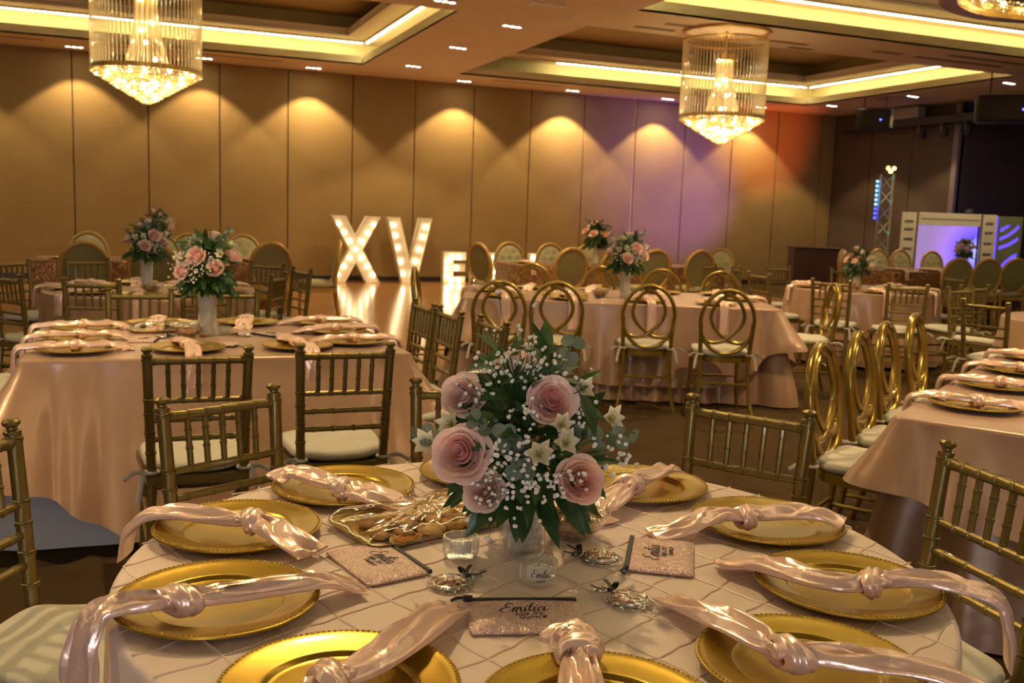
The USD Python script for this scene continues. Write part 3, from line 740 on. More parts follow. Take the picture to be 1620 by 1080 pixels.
for mid, ang, lab in (((-.38, 10.25), 90, 'oval-backed padded chair seen from behind, leftmost'), ((.24, 10.5), 90, 'oval-backed padded chair seen from behind, between the two left bouquets'), ((1.5, 11.05), 88, 'oval-backed padded chair seen from behind, right of the tall left bouquet'),
                      ((-.44, 13.3), -90, 'tufted oval-backed chair facing us at the far left, behind another oval back'), ((.41, 13.1), -90, 'tufted oval-backed chair facing us behind the far left bouquet'), ((.77, 13.6), -90, 'tufted oval-backed chair facing us, half hidden left of the tall bouquet'), ((1.47, 13.6), -92, 'tufted oval-backed chair facing us, right of the tall left bouquet'), ((2.50, 12.2), 172, 'tufted oval-backed chair seen from the side, left of the marquee X')):
    put_chair(LOUIS, mid, ang, lab, 'oval padded chairs at the left sequin table')
for mid, ang, lab in (((4.42, 12.4), 20, 'oval-backed padded chair turned right, standing before the marquee M'), ((5.10, 13.0), -90, 'tufted oval-backed chair facing us, leftmost at the middle sequin table'), ((5.72, 12.95), -90, 'tufted oval-backed chair facing us, second at the middle sequin table'), ((6.36, 13.0), -90, 'tufted oval-backed chair facing us behind the middle bouquets'),
                      ((5.34, 11.36), 88, 'oval-backed padded chair seen from behind, first at the middle sequin table'), ((6.02, 11.4), 88, 'oval-backed padded chair seen from behind, hidden by the middle vase'), ((6.6, 11.4), 88, 'oval-backed padded chair seen from behind, right of the middle bouquet'), ((7.37, 11.5), 88, 'oval-backed padded chair seen from behind, last at the middle sequin table'), ((8.3, 12.4), 205, 'tufted oval-backed chair turned to the left at the end of the middle sequin table')):
    put_chair(LOUIS, mid, ang, lab, 'oval padded chairs at the middle sequin table')
for mid, ang, lab in (((11.3, 13.3), -60, 'tufted oval-backed chair turned right, leftmost of the right group'), ((10.35, 11.95), 10, 'oval-backed padded chair behind the bouquet of the right round table'), ((12.6, 13.9), -95, 'tufted oval-backed chair before the light truss'), ((13.3, 14.1), -95, 'tufted oval-backed chair before the ribbed end of the white booth'), ((13.62, 13.66), -95, 'tufted oval-backed chair before the lit booth panel'),
                      ((11.05, 10.55), 75, 'oval-backed padded chair seen from behind, first of three at the right sequin table'), ((11.8, 10.72), 75, 'oval-backed padded chair seen from behind, second of three at the right sequin table'), ((12.6, 10.93), 75, 'oval-backed padded chair seen from behind, cut by the right edge')):
    put_chair(LOUIS, mid, ang, lab, 'oval padded chairs at the right sequin table')

# ------------------------------------------------------------------ tablecloths
def rrect(x0, x1, y0, y1, r=.03, n=160):
    p = sbox(x0 + r, y0 + r, x1 - r, y1 - r).buffer(r, quad_segs=6).exterior
    p = LineString(list(p.coords)[::-1]) if not p.is_ccw else p
    return np.array([p.interpolate(i / n, normalized=True).coords[0] for i in range(n)])

def drape(out, z, drop, fold=.03, nf=14, flare=.04, seed=0, rows=16, soft=.012, corners=(), pleat=.0, nocenter=False):
    """Cloth over a table: a flat top inside the outline and a skirt hanging drop(i) below it, its folds growing downwards."""
    out = np.asarray(out, float)
    n = len(out)
    drop = np.broadcast_to(np.asarray(drop, float), (n,))
    fold = np.broadcast_to(np.asarray(fold, float), (n,))
    T = np.roll(out, -1, 0) - np.roll(out, 1, 0)
    N = np.stack([T[:, 1], -T[:, 0]], 1); N /= np.linalg.norm(N, axis=1, keepdims=True)
    k = 5
    N = sum(np.roll(N, s, 0) for s in range(-k, k + 1)); N /= np.linalg.norm(N, axis=1, keepdims=True)
    s = np.arange(n) / n * 2 * PI
    rr = np.random.default_rng(seed)
    ph = rr.uniform(0, 2 * PI, 6)
    wav = .55 * np.sin(nf * s + ph[0]) + .3 * np.sin((nf * 1.0 + 5) * s + ph[1]) + .25 * np.sin((nf - 4) * s + ph[2])
    ctr = out.mean(0)
    seg = np.linalg.norm(np.roll(out, -1, 0) - out, axis=1)
    arc = np.concatenate([[0], np.cumsum(seg)[:-1]]); per = seg.sum()
    pl = np.zeros(n)                                  # deep pleats where the cloth falls off a corner
    for c_ in corners:
        i0 = np.argmin(np.linalg.norm(out - np.asarray(c_), axis=1))
        d_ = (arc - arc[i0] + per / 2) % per - per / 2
        g_ = lambda m_, w_: np.exp(-((d_ - m_) / w_) ** 2)
        pl += 1.0 * g_(0, .075) - .55 * g_(.125, .045) + .62 * g_(.215, .055) - .30 * g_(.31, .05) + .28 * g_(.40, .06) - .45 * g_(-.14, .05) + .45 * g_(-.24, .06) - .2 * g_(-.36, .06)
    V = []
    for f in (0.0, .35, .7, .9):
        V.append(np.column_stack([ctr + (out - ctr) * f, np.full(n, z)]))
    for t in np.linspace(0, 1, 5):
        a = t * PI / 2
        V.append(np.column_stack([out + N * (soft * (math.sin(a) - 1))[..., None] if False else out - N * soft * (1 - math.sin(a)), np.full(n, z - soft * (1 - math.cos(a)))]))
    for j in range(1, rows + 1):
        t = j / rows
        amp = fold * min(1, (t * 1.25)) ** .8
        V.append(np.column_stack([out + N * (flare * t ** 1.3 + amp * wav * t ** .6 + np.abs(amp) * .5 + pleat * pl * min(1, t * 1.15) ** .9)[:, None], z - soft - (drop - soft) * t]))
    V = np.array(V)
    V = np.concatenate([V, V[:, :1]], 1)
    return grid(V)

ZT = .755
# the near round table under its blush pintuck cloth
ta = np.arange(192) * 2 * PI / 192
ring = np.array(TC) + .766 * np.stack([np.cos(ta), np.sin(ta)], 1)
cloth0 = thing('pintuck_tablecloth', 'blush pintuck tablecloth with a diamond grid of tucks on the near round table', 'tablecloth', (0, 0, 0))
part(cloth0, 'cloth', drape(ring, ZT, .70, .030, 16, .02, 3, 18, .016), 'blush_cloth', 50)
def tuck_strip(p, w, h, lean):
    """A narrow sewn fold lying on the cloth along p."""
    p = np.asarray(p, float)
    S = np.array([(-w, -.0006), (w, -.0006), (w * .9, h * .5), (w * lean, h), (-w * .4, h * .6)])
    return sweep(p, S, (0, 0, 1))
tucks_a, tucks_b = [], []
rr = np.random.default_rng(11)
for fam, ang, sp, store in ((0, 24.5, .088, tucks_a), (1, 108.0, .105, tucks_b)):
    d = np.array([math.cos(math.radians(ang)), math.sin(math.radians(ang))]); nn = np.array([-d[1], d[0]])
    for k in range(-9, 10):
        o = k * sp + .02
        if abs(o) > .75: continue
        half = math.sqrt(.758 ** 2 - o * o)
        n_ = max(6, int(half * 2 / .025))
        u = np.linspace(-half, half, n_)
        wob = .0035 * np.sin(u * 21 + k * 2.3) + .002 * np.sin(u * 57 + k) + .0045 * np.round(np.sin(u * 30.0 + k) * .6) * (fam == 0)
        p = np.array(TC) + d * u[:, None] + nn * (o + wob)[:, None]
        P = np.column_stack([p, np.full(n_, ZT)])
        # the fold goes on down the hanging part
        def down(q, sgn):
            r = q - np.array(TC); r = r / np.linalg.norm(r)
            return [[*(np.array(TC) + r * .770), ZT - .02], [*(np.array(TC) + r * .778 + sgn * .02 * d * 0), ZT - .10], [*(np.array(TC) + r * .784), ZT - .2]]
        store.append(tuck_strip(P, .0016, .0022, .8 if fam == 0 else -.5))
part(cloth0, 'pintuck_fold', cat(tucks_a), 'blush_tuck', False, kind='stuff')
part(cloth0, 'pintuck_fold', cat(tucks_b), 'blush_cloth', False, kind='stuff')

# square satin table on the left: round satin cloth over a rectangular top, white liner below
LTX = (-.42, 1.24, 4.34, 5.74)
o = rrect(*LTX, .03, 420)
lc = np.array([(LTX[0] + LTX[1]) / 2, (LTX[2] + LTX[3]) / 2])
dist = np.linalg.norm(o - lc, axis=1)
solo('satin_tablecloth', drape(o, ZT, np.clip(1.50 - dist, .2, .70), .014, 17, .28, 5, 20, .014, [(LTX[i], LTX[j]) for i in (0, 1) for j in (2, 3)], .085), 'rose_satin', 'rose satin tablecloth with a curved hem on the square table at left', 'tablecloth', smooth=60)
solo('white_underskirt', drape(rrect(LTX[0] + .045, LTX[1] - .045, LTX[2] + .045, LTX[3] - .045, .03, 240), ZT - .012, .735, .012, 13, .20, 9, 12, .012), 'white_liner', 'plain white underskirt reaching the floor beneath the rose satin cloth at left', 'tablecloth', smooth=60)
# round table behind it
a_ = np.arange(160) * 2 * PI / 160
solo('satin_tablecloth', drape(np.array(BL) + .75 * np.stack([np.cos(a_), np.sin(a_)], 1), ZT, .72, .06, 22, .03, 2, 14, .014), 'rose_satin', 'pale rose cloth on the round table behind the square satin table', 'tablecloth', smooth=60)
# long middle table: square overlay whose corners hang in points, over a darker underskirt
def corner_drop(o, L, W, d, c, reach):
    """Drop of an overlay: d along the sides, c at the corners."""
    e = np.minimum(np.minimum(np.linalg.norm(o - (0, 0), axis=1), np.linalg.norm(o - (L, 0), axis=1)), np.minimum(np.linalg.norm(o - (0, W), axis=1), np.linalg.norm(o - (L, W), axis=1)))
    return d + (c - d) * np.exp(-(e / reach) ** 2)
def frame_mesh(m, A, U, V):
    v = np.asarray(m.vertices)
    xy = A + v[:, :1] * U + v[:, 1:2] * V
    return tm(np.column_stack([xy, v[:, 2]]), m.faces)
o = rrect(0, 2.51, 0, 1.40, .03, 520)
CM = [(0, 0), (2.51, 0), (0, 1.4), (2.51, 1.4)]
dd = corner_drop(o, 2.51, 1.40, .62, .30, .28)
solo('satin_tablecloth', frame_mesh(drape(o, ZT, dd, .030, 30, .11, 12, 18, .014, CM, .075), MA, MU, MV), 'rose_satin', 'rose satin overlay with a pointed corner on the long middle table', 'tablecloth', smooth=60)
solo('under_tablecloth', frame_mesh(drape(rrect(.03, 2.48, .03, 1.37, .03, 480), ZT - .012, .73, .030, 38, .10, 14, 14, .012, CM, .12), MA, MU, MV), 'rose_satin', 'gathered underskirt falling to the carpet at the right end of the long middle table', 'tablecloth', smooth=60)
# right table
o = rrect(0, 2.6, 0, 1.5, .03, 520)
CR = [(0, 0), (2.6, 0), (0, 1.5), (2.6, 1.5)]
dd = corner_drop(o, 2.6, 1.5, .34, .24, .25)
solo('satin_tablecloth', frame_mesh(drape(o, ZT, dd, .014, 22, .10, 21, 16, .014, CR, .055), RC, RU, np.array([RW[0], RW[1]])), 'rose_satin', 'rose satin overlay hanging in a point at the near corner of the right table', 'tablecloth', smooth=60)
solo('under_tablecloth', frame_mesh(drape(rrect(.03, 2.57, .03, 1.47, .03, 480), ZT - .012, .73, .022, 20, .08, 22, 14, .012, CR, .07), RC, RU, np.array([RW[0], RW[1]])), 'under_satin', 'brown satin underskirt below the overlay of the right table', 'tablecloth', smooth=60)
# right round tables
solo('satin_tablecloth', drape(np.array(RR) + .77 * np.stack([np.cos(a_), np.sin(a_)], 1), ZT, .72, .07, 20, .03, 31, 14, .014), 'rose_satin', 'rose cloth falling in folds on the round table before the dark cabinet', 'tablecloth', smooth=60)
solo('satin_tablecloth', drape(np.array(FR) + .77 * np.stack([np.cos(a_), np.sin(a_)], 1), ZT, .72, .03, 18, .10, 33, 14, .014), 'rose_satin', 'rose cloth on the table cut by the right edge', 'tablecloth', smooth=60)
# three sequin head tables
for k, (x0, x1, y0, y1, lab) in enumerate(((-.95, 1.62, 11.45, 12.4, 'glittering bronze sequin tablecloth of the left head table'), (4.75, 8.0, 11.85, 12.6, 'glittering bronze sequin tablecloth of the middle head table'), (10.75, 13.3, 11.5, 12.6, 'glittering bronze sequin tablecloth of the right head table'))):
    solo('sequin_tablecloth', drape(rrect(x0, x1, y0, y1, .03, 200), ZT, .73, .03, 24, .04, 40 + k, 12, .014), 'sequins', lab, 'tablecloth', smooth=60)

# ------------------------------------------------------------------ charger plates and knotted napkins
def charger(t):
    p = [(0, .004), (.098, .004), (.104, .0055), (.109, .011), (.113, .0125), (.135, .0145), (.150, .0185), (.160, .0205), (.1655, .0195), (.1665, .017), (.164, .0145), (.150, .0125), (.115, .006), (.108, 0.0), (0, 0.0)]
    part(t, 'plate', lathe(p, 96), 'charger_gold', 30)
    o = trimesh.creation.icosphere(subdivisions=1, radius=.0021)
    part(t, 'beaded_rim', cat([moved(o, (.1605 * math.cos(a), .1605 * math.sin(a), .0203)) for a in np.arange(118) * 2 * PI / 118]), 'charger_gold', True, kind='stuff')
CHARGER = Kind('charger_plate', charger)

def satin_strip(path, width, thick, seed=0, k=3, n=46, sec=30, twist=0.0):
    """A bundled, pleated strip of cloth along the path."""
    rr = np.random.default_rng(seed)
    P = spline(path, n)
    w = spline(np.column_stack([width]), n)[:, 0]
    h = spline(np.column_stack([thick]), n)[:, 0]
    ph = rr.uniform(0, 2 * PI, 4)
    th = np.arange(sec) * 2 * PI / sec
    S = []
    for i in range(n):
        s = i / (n - 1)
        ca, sa = np.cos(th), np.sin(th)
        x = w[i] / 2 * ca
        q = ca * (1.2 + .3 * math.sin(3 * s + ph[2]))
        rip = np.cos(k * PI * .5 * q + ph[0] + 2.4 * math.sin(2.2 * s * PI + ph[1])) * .42 + np.cos((k + 2) * PI * .5 * q + ph[3] - 3 * s) * .22
        y = np.where(sa >= 0, h[i] * (np.sqrt(np.maximum(0, sa)) * (.62 + rip * np.sqrt(np.maximum(sa, 0)))), h[i] * sa * .35)
        S.append(np.stack([x, y], 1))
    return sweep(P, np.array(S), (0, 0, 1))

def knot(c, ang, r=.027, seed=0, tilt=.0):
    """The knot: a pleated band wrapped slantwise round the bundle, with a tucked lobe beside it."""
    rr = np.random.default_rng(seed)
    n, k = 44, 22
    q = np.arange(n) * 2 * PI / n
    w = r * rr.uniform(1.45, 1.75)
    sl = rr.uniform(.35, .6) * rr.choice((-1, 1))
    ph = rr.uniform(0, 6, 3)
    V = np.zeros((n, k, 3))
    half = k // 2
    for i in range(n):
        wi = w * (1 + .16 * math.sin(q[i] + ph[0]))
        for j in range(k):
            u = -1 + 2 * (j if j < half else k - 1 - j) / (half - 1)
            rad = .0
            if j < half:
                rad = r * (.34 * math.sqrt(max(0, 1 - u * u)) + .085 * math.cos(2.6 * PI * u + ph[1] + 1.6 * math.sin(q[i] * 1.0 + ph[2])) * (1 - u * u))
            else:
                rad = -r * .22 * (1 - u * u)
            x = u * wi / 2 + sl * r * math.cos(q[i]) + .10 * r * math.sin(2 * q[i])
            V[i, j] = (x, (r * .92 + rad) * math.cos(q[i]), (r * .60 + rad) * math.sin(q[i]))
    V = np.concatenate([V, V[:1]], 0); V = np.concatenate([V, V[:, :1]], 1)
    band = grid(V)
    m = trimesh.creation.icosphere(subdivisions=3, radius=1.0)
    v = np.asarray(m.vertices)
    kk = 1 + .13 * np.sin(6 * v[:, 0] + 3 * v[:, 1] + ph[0]) - .3 * np.exp(-((v[:, 1] - .2) ** 2) / .03) * (v[:, 2] > 0)
    sd = 1 if sl > 0 else -1
    lobe = tm(v * kk[:, None] * np.array([r * .62, r * .70, r * .42]) + (sd * r * .55, -r * .35, r * .28), m.faces)
    return moved(cat(band, lobe), c, rz=ang, ry=tilt)

def napkin_parts(t, tail_a, tail_b, wa, wb, kc, kang, seed, kr=.027, tilt=0.0):
    """tail_a and tail_b run from the knot outwards."""
    for tl, w, sd in ((tail_a, wa, seed), (tail_b, wb, seed + 50)):
        nw = len(tl)
        wid = np.interp(np.linspace(0, 1, nw), [0, .12, .35, .75, 1], [.034, w * .95, w * 1.3, w * 1.3, w * 1.45])
        thk = np.interp(np.linspace(0, 1, nw), [0, .15, .5, .85, 1], [.021, .021, .019, .014, .008])
        part(t, 'tail', satin_strip(tl, wid, thk, sd, 3 + sd % 2), 'napkin_satin', 60)
    part(t, 'knot', knot(kc, kang, kr, seed, tilt), 'napkin_satin', 60)

# the ten places of the near table
places0 = [((.132, 1.60), 'charger plate at the left of the near table, its napkin hanging off'), ((.202, 1.965), 'charger plate behind the left one, beside the pouch under the tray'), ((.467, 2.20), 'charger plate behind the cookie tray at the far left of the near table'), ((.835, 2.24), 'charger plate half hidden behind the front vase'),
           ((1.165, 2.035), 'charger plate at the far right of the near table, beyond the bowl'), ((1.297, 1.70), 'charger plate at the right of the near table beside the upright pouch'), ((1.212, 1.345), 'charger plate at the right rim of the near table, napkin falling over'), ((.935, 1.105), 'charger plate at the lower right of the near table'),
           ((.575, 1.075), 'charger plate cut by the lower edge, in the middle'), ((.262, 1.245), 'charger plate at the lower left, cut by the lower edge')]
for (x, y), lab in places0:
    CHARGER.put('gold ' + lab, 'charger plate', (x, y, ZT + .003), rnd.uniform(0, 6), 'gold charger plates on the near table')
NAP = [   # label, knot, tail a (outer), tail b (inner), widths, knot direction in degrees
    ('blush satin napkin knotted on the left plate, its outer tail hanging off the table', (.068, 1.545, .797), [(.068, 1.545, .796), (.03, 1.552, .794), (-.005, 1.562, .792), (-.045, 1.562, .783), (-.068, 1.553, .745), (-.078, 1.545, .67), (-.085, 1.54, .58)], [(.068, 1.545, .796), (.113, 1.543, .795), (.182, 1.552, .795), (.25, 1.562, .795), (.30, 1.575, .790), (.345, 1.588, .772), (.372, 1.592, .764)], (.058, .046), 5, 1),
    ('blush satin napkin knotted on the plate behind the left one', (.222, 1.905, .799), [(.222, 1.905, .796), (.185, 1.935, .794), (.135, 1.975, .795), (.085, 2.003, .796), (.035, 2.03, .785), (.0, 2.045, .752), (-.012, 2.05, .70)], [(.222, 1.905, .796), (.248, 1.87, .794), (.275, 1.83, .790), (.302, 1.785, .780), (.318, 1.765, .772)], (.055, .06), -40, 2),
    ('blush satin napkin knotted behind the cookie tray, its broad end toward the bouquet', (.44, 2.092, .798), [(.44, 2.092, .796), (.412, 2.155, .794), (.385, 2.22, .795), (.345, 2.255, .794), (.312, 2.245, .783)], [(.44, 2.092, .796), (.473, 2.06, .793), (.51, 2.03, .788), (.548, 2.005, .776), (.575, 1.99, .766)], (.055, .075), -55, 3),
    ('blush satin napkin on the plate half hidden behind the vase', (.83, 2.22, .797), [(.83, 2.22, .795), (.85, 2.29, .794), (.87, 2.37, .79)], [(.83, 2.22, .795), (.80, 2.14, .794), (.78, 2.06, .78), (.77, 2.01, .764)], (.05, .06), 70, 4),
    ('peach-lit satin napkin knotted at the far right plate, curling down toward the cookie bowl', (1.085, 1.945, .80), [(1.085, 1.945, .797), (1.13, 1.98, .795), (1.19, 2.025, .795), (1.255, 2.07, .794), (1.29, 2.09, .785)], [(1.085, 1.945, .797), (1.045, 1.905, .795), (1.0, 1.875, .786), (.962, 1.862, .774), (.945, 1.835, .766), (.953, 1.80, .765)], (.05, .055), 35, 5),
    ('satin napkin knotted on the right plate, its inner end above the upright pouch', (1.215, 1.665, .798), [(1.215, 1.665, .796), (1.262, 1.672, .796), (1.33, 1.665, .796), (1.388, 1.635, .796), (1.42, 1.60, .786)], [(1.215, 1.665, .796), (1.175, 1.695, .794), (1.12, 1.70, .786), (1.065, 1.695, .772), (1.01, 1.70, .765)], (.06, .055), 10, 6),
    ('satin napkin knotted on the right rim plate, its outer tail hanging over the table edge', (1.205, 1.278, .80), [(1.205, 1.278, .797), (1.26, 1.285, .795), (1.315, 1.272, .795), (1.365, 1.24, .790), (1.418, 1.205, .770), (1.436, 1.19, .72), (1.442, 1.185, .655)], [(1.205, 1.278, .797), (1.158, 1.292, .795), (1.128, 1.33, .794), (1.10, 1.39, .793), (1.085, 1.445, .786), (1.07, 1.485, .773), (1.085, 1.515, .766)], (.055, .055), -5, 7),
    ('satin napkin on the lower right plate, one end cut by the lower edge', (.885, 1.09, .80), [(.885, 1.09, .797), (.93, 1.072, .795), (.985, 1.04, .795), (1.04, 1.005, .795), (1.09, .965, .785), (1.115, .935, .765)], [(.885, 1.09, .797), (.877, 1.14, .795), (.872, 1.20, .795), (.864, 1.28, .787), (.868, 1.345, .774), (.874, 1.39, .766)], (.05, .052), -30, 8),
    ('satin napkin knotted on the plate in the middle of the lower edge', (.598, 1.19, .80), [(.598, 1.19, .797), (.575, 1.14, .795), (.55, 1.08, .795), (.53, 1.01, .795), (.51, .95, .785)], [(.598, 1.19, .797), (.61, 1.215, .803), (.60, 1.245, .80), (.575, 1.245, .785)], (.05, .05), 60, 9),
    ('satin napkin knotted on the lower left plate, its free end pointing to the middle pouch', (.238, 1.205, .80), [(.238, 1.205, .797), (.19, 1.17, .795), (.14, 1.12, .795), (.09, 1.06, .785)], [(.238, 1.205, .797), (.288, 1.235, .795), (.35, 1.29, .795), (.415, 1.36, .788), (.462, 1.425, .776), (.49, 1.465, .768)], (.05, .055), 42, 10)]
for lab, kc, ta_, tb_, (wa, wb_), ka, sd in NAP:
    t = thing('knotted_napkin', lab, 'napkin', (0, 0, 0), 0, 'knotted satin napkins on the near table')
    napkin_parts(t, ta_, tb_, wa, wb_, kc, math.radians(ka), sd)

# places of the other tables: local +x points outwards over the table's edge, .20 m away
def nap_hang(seed, hang, inner=.23, skew=.0):
    def build(t):
        napkin_parts(t, [(0, 0, .041), (.06, .005 + skew * .3, .040), (.13, skew, .040), (.185, skew * 1.1, .036), (.232, skew * 1.2, .018), (.242, skew * 1.25, -hang * .5), (.247, skew * 1.3, -hang)], [(0, 0, .041), (-.06, .008, .040), (-.13, -.01 - skew, .039), (-.19, -skew, .026), (-inner, .01 - skew, .012)], .055, .06, (0, 0, .043), .1, seed)
    return build
def nap_lie(seed):
    def build(t):
        napkin_parts(t, [(0, 0, .041), (.06, .01, .040), (.13, -.01, .040), (.19, .01, .030)], [(0, 0, .041), (-.06, .01, .040), (-.12, .03, .038), (-.18, .03, .022), (-.23, .05, .012)], .06, .07, (0, 0, .043), .2, seed)
    return build
NK = [Kind('knotted_napkin', nap_hang(21, .12)), Kind('knotted_napkin', nap_hang(22, .20, .20, .02)), Kind('knotted_napkin', nap_lie(23))]
def setting(p, out, k, where, tab):
    CHARGER.put('gold charger plate, ' + where, 'charger plate', (p[0], p[1], ZT + .003), rnd.uniform(0, 6), 'gold charger plates on ' + tab)
    NK[k].put('knotted satin napkin, plate ' + where, 'napkin', (p[0], p[1], ZT - .012), math.radians(out), 'knotted napkins on ' + tab)
tab = 'the square satin table'
for p, out, k, w in (((-.21, 4.58), 176, 1, 'nearest at the left side of'), ((-.21, 4.96), 182, 0, 'second at the left side of'), ((-.21, 5.35), 180, 1, 'farthest at the left side of'), ((1.03, 4.70), 0, 0, 'nearest at the right side of'), ((1.03, 5.12), 2, 1, 'second at the right side of'), ((1.02, 5.50), -2, 0, 'farthest at the right side of'),
                     ((.25, 4.56), -93, 1, 'left on the near side of'), ((.74, 4.57), -88, 1, 'right on the near side of'), ((.16, 5.52), 92, 2, 'left on the far side of'), ((.62, 5.53), 88, 2, 'just right of the tall vase of')):
    setting(p, out, k, w + ' ' + tab, tab)
tab = 'the back left round table'
for a, k, w in ((-100, 1, 'at the front of'), (-62, 2, 'behind the tall vase on'), (-140, 0, 'at the front left of'), (178, 0, 'at the left of'), (140, 2, 'at the far left of'), (100, 2, 'at the far side of'), (20, 0, 'at the right of'), (60, 2, 'at the far right of'), (-22, 0, 'at the front right of')):
    setting((BL[0] + .55 * math.cos(math.radians(a)), BL[1] + .55 * math.sin(math.radians(a))), a, k, w + ' ' + tab, tab)
tab = 'the long middle table'
for u, v, o_, k, w in ((.33, .21, -90, 1, 'leftmost on the near side of'), (.85, .21, -90, 1, 'second from left, near side of'), (1.46, .21, -90, 1, 'third from left, near side of'), (2.02, .21, -90, 1, 'rightmost on the near side of'), (.21, .75, 180, 0, 'at the left end of'), (2.30, .72, 0, 0, 'at the right end of'),
                      (.55, 1.18, 90, 2, 'leftmost on the far side of'), (1.1, 1.18, 90, 2, 'second from left, far side of'), (1.72, 1.18, 90, 2, 'third from left, far side of'), (2.22, 1.18, 90, 2, 'rightmost on the far side of')):
    setting(mid_at(u, v), math.degrees(math.atan2(MU[1], MU[0])) + o_, k, w + ' ' + tab, tab)
tab = 'the right table'
for u, w_, k, w in ((.40, .21, 0, 'nearest on'), (.98, .21, 1, 'second from near corner of'), (1.55, .21, 0, 'third from near corner of'), (2.15, .21, 1, 'farthest on')):
    setting(rt_at(u, w_), math.degrees(math.atan2(-RW[1], -RW[0])), k, w + ' ' + tab, tab)
tab = 'the right round table'
for a, k, w in ((-115, 1, 'at the front of'), (-155, 1, 'at the front left of'), (165, 0, 'at the left of'), (-70, 1, 'at the front right of'), (-30, 1, 'at the right of'), (15, 0, 'at the far right of'), (125, 2, 'at the far left of')):
    setting((RR[0] + .56 * math.cos(math.radians(a)), RR[1] + .56 * math.sin(math.radians(a))), a, k, w + ' ' + tab, tab)
tab = 'the left sequin table'
for x, k, o_, y, w in ((-.62, 0, -90, 11.68, 'at the left of'), (.1, 0, -90, 11.68, 'in the middle of'), (1.35, 0, -60, 11.68, 'at the right of'), (.75, 2, 90, 12.17, 'at the back of')):
    setting((x, y), o_, k, w + ' ' + tab, tab)
tab = 'the middle sequin table'
for x, k, o_, y, w in ((5.0, 0, -90, 12.07, 'at the left of'), (5.75, 0, -90, 12.07, 'second on'), (6.95, 0, -90, 12.07, 'third on'), (7.72, 0, -60, 12.07, 'at the right of')):
    setting((x, y), o_, k, w + ' ' + tab, tab)
tab = 'the right sequin table'
for x, k, o_, y, w in ((11.0, 0, -90, 11.72, 'at the left of'), (11.7, 0, -90, 11.72, 'second on'), (12.4, 1, -90, 11.72, 'third on'), (13.05, 1, -40, 11.75, 'at the right of')):
    setting((x, y), o_, k, w + ' ' + tab, tab)

# ------------------------------------------------------------------ script lettering
def stroke(pts, w0=.06, w1=.17, n=26):
    """A brush stroke: thin going up, thick coming down."""
    p = spline(pts, n)
    gs = []
    for i in range(len(p) - 1):
        d = p[i + 1] - p[i]
        dn = max(0.0, -d[1] / (np.hypot(*d) + 1e-9))
        gs.append(LineString([p[i], p[i + 1]]).buffer((w0 + (w1 - w0) * dn) / 2, quad_segs=3))
    return unary_union(gs)
_LETTERS = {
    'E': ([[(1.12, 1.62), (1.10, 1.86), (.85, 2.02), (.5, 1.88), (.42, 1.5), (.62, 1.2), (.95, 1.13)], [(.95, 1.13), (.5, 1.08), (.12, .78), (.06, .35), (.38, 0), (.85, .06), (1.22, .42)]], 1.2),
    'm': ([[(.02, .40), (.16, .92), (.22, .96), (.2, .5), (.14, 0)], [(.18, .45), (.42, .93), (.58, .94), (.58, .5), (.52, 0)], [(.56, .45), (.8, .93), (.97, .92), (.95, .4), (1.02, .02), (1.18, .12), (1.3, .42)]], 1.28),
    'i': ([[(.0, .42), (.14, .92), (.14, .3), (.24, .0), (.38, .12), (.48, .42)], [(.28, 1.38), (.30, 1.33)]], .48),
    'l': ([[(.0, .42), (.28, 1.2), (.36, 1.85), (.24, 1.98), (.12, 1.5), (.12, .35), (.26, .0), (.42, .12), (.5, .42)]], .5),
    'a': ([[(.66, .8), (.46, .98), (.16, .8), (.06, .3), (.25, .0), (.5, .25), (.68, .92)], [(.70, .95), (.68, .35), (.80, .0), (.98, .12), (1.12, .45)]], 1.1)}
def script_word(word, h, slant=.22):
    x, gs = 0, []
    for ch in word:
        st, adv = _LETTERS[ch]
        for s in st:
            gs.append(shapely.affinity.translate(stroke(s), x, 0))
        x += adv
    g = unary_union(gs)
    g = shapely.affinity.affine_transform(g, [1, slant, 0, 1, 0, 0])
    g = shapely.affinity.scale(g, h / 2.0, h / 2.0, origin=(0, 0))
    x0, _, x1, _ = g.bounds
    return shapely.affinity.translate(g, -(x0 + x1) / 2, 0)
def italic(text, h, depth):
    m = meshkit.text_mesh(text, h, depth)
    v = np.asarray(m.vertices).copy(); v[:, 0] += v[:, 1] * .25
    v[:, 0] -= (v[:, 0].min() + v[:, 0].max()) / 2
    return tm(v, m.faces)
NAME = ext(script_word('Emilia', .032).segmentize(.003), .0004)
LINE2 = cat(moved(italic('Mis XV', .0105, .0004), (0, -.018, 0)), moved(italic('Quince', .0100, .0004), (.004, -.030, 0)))

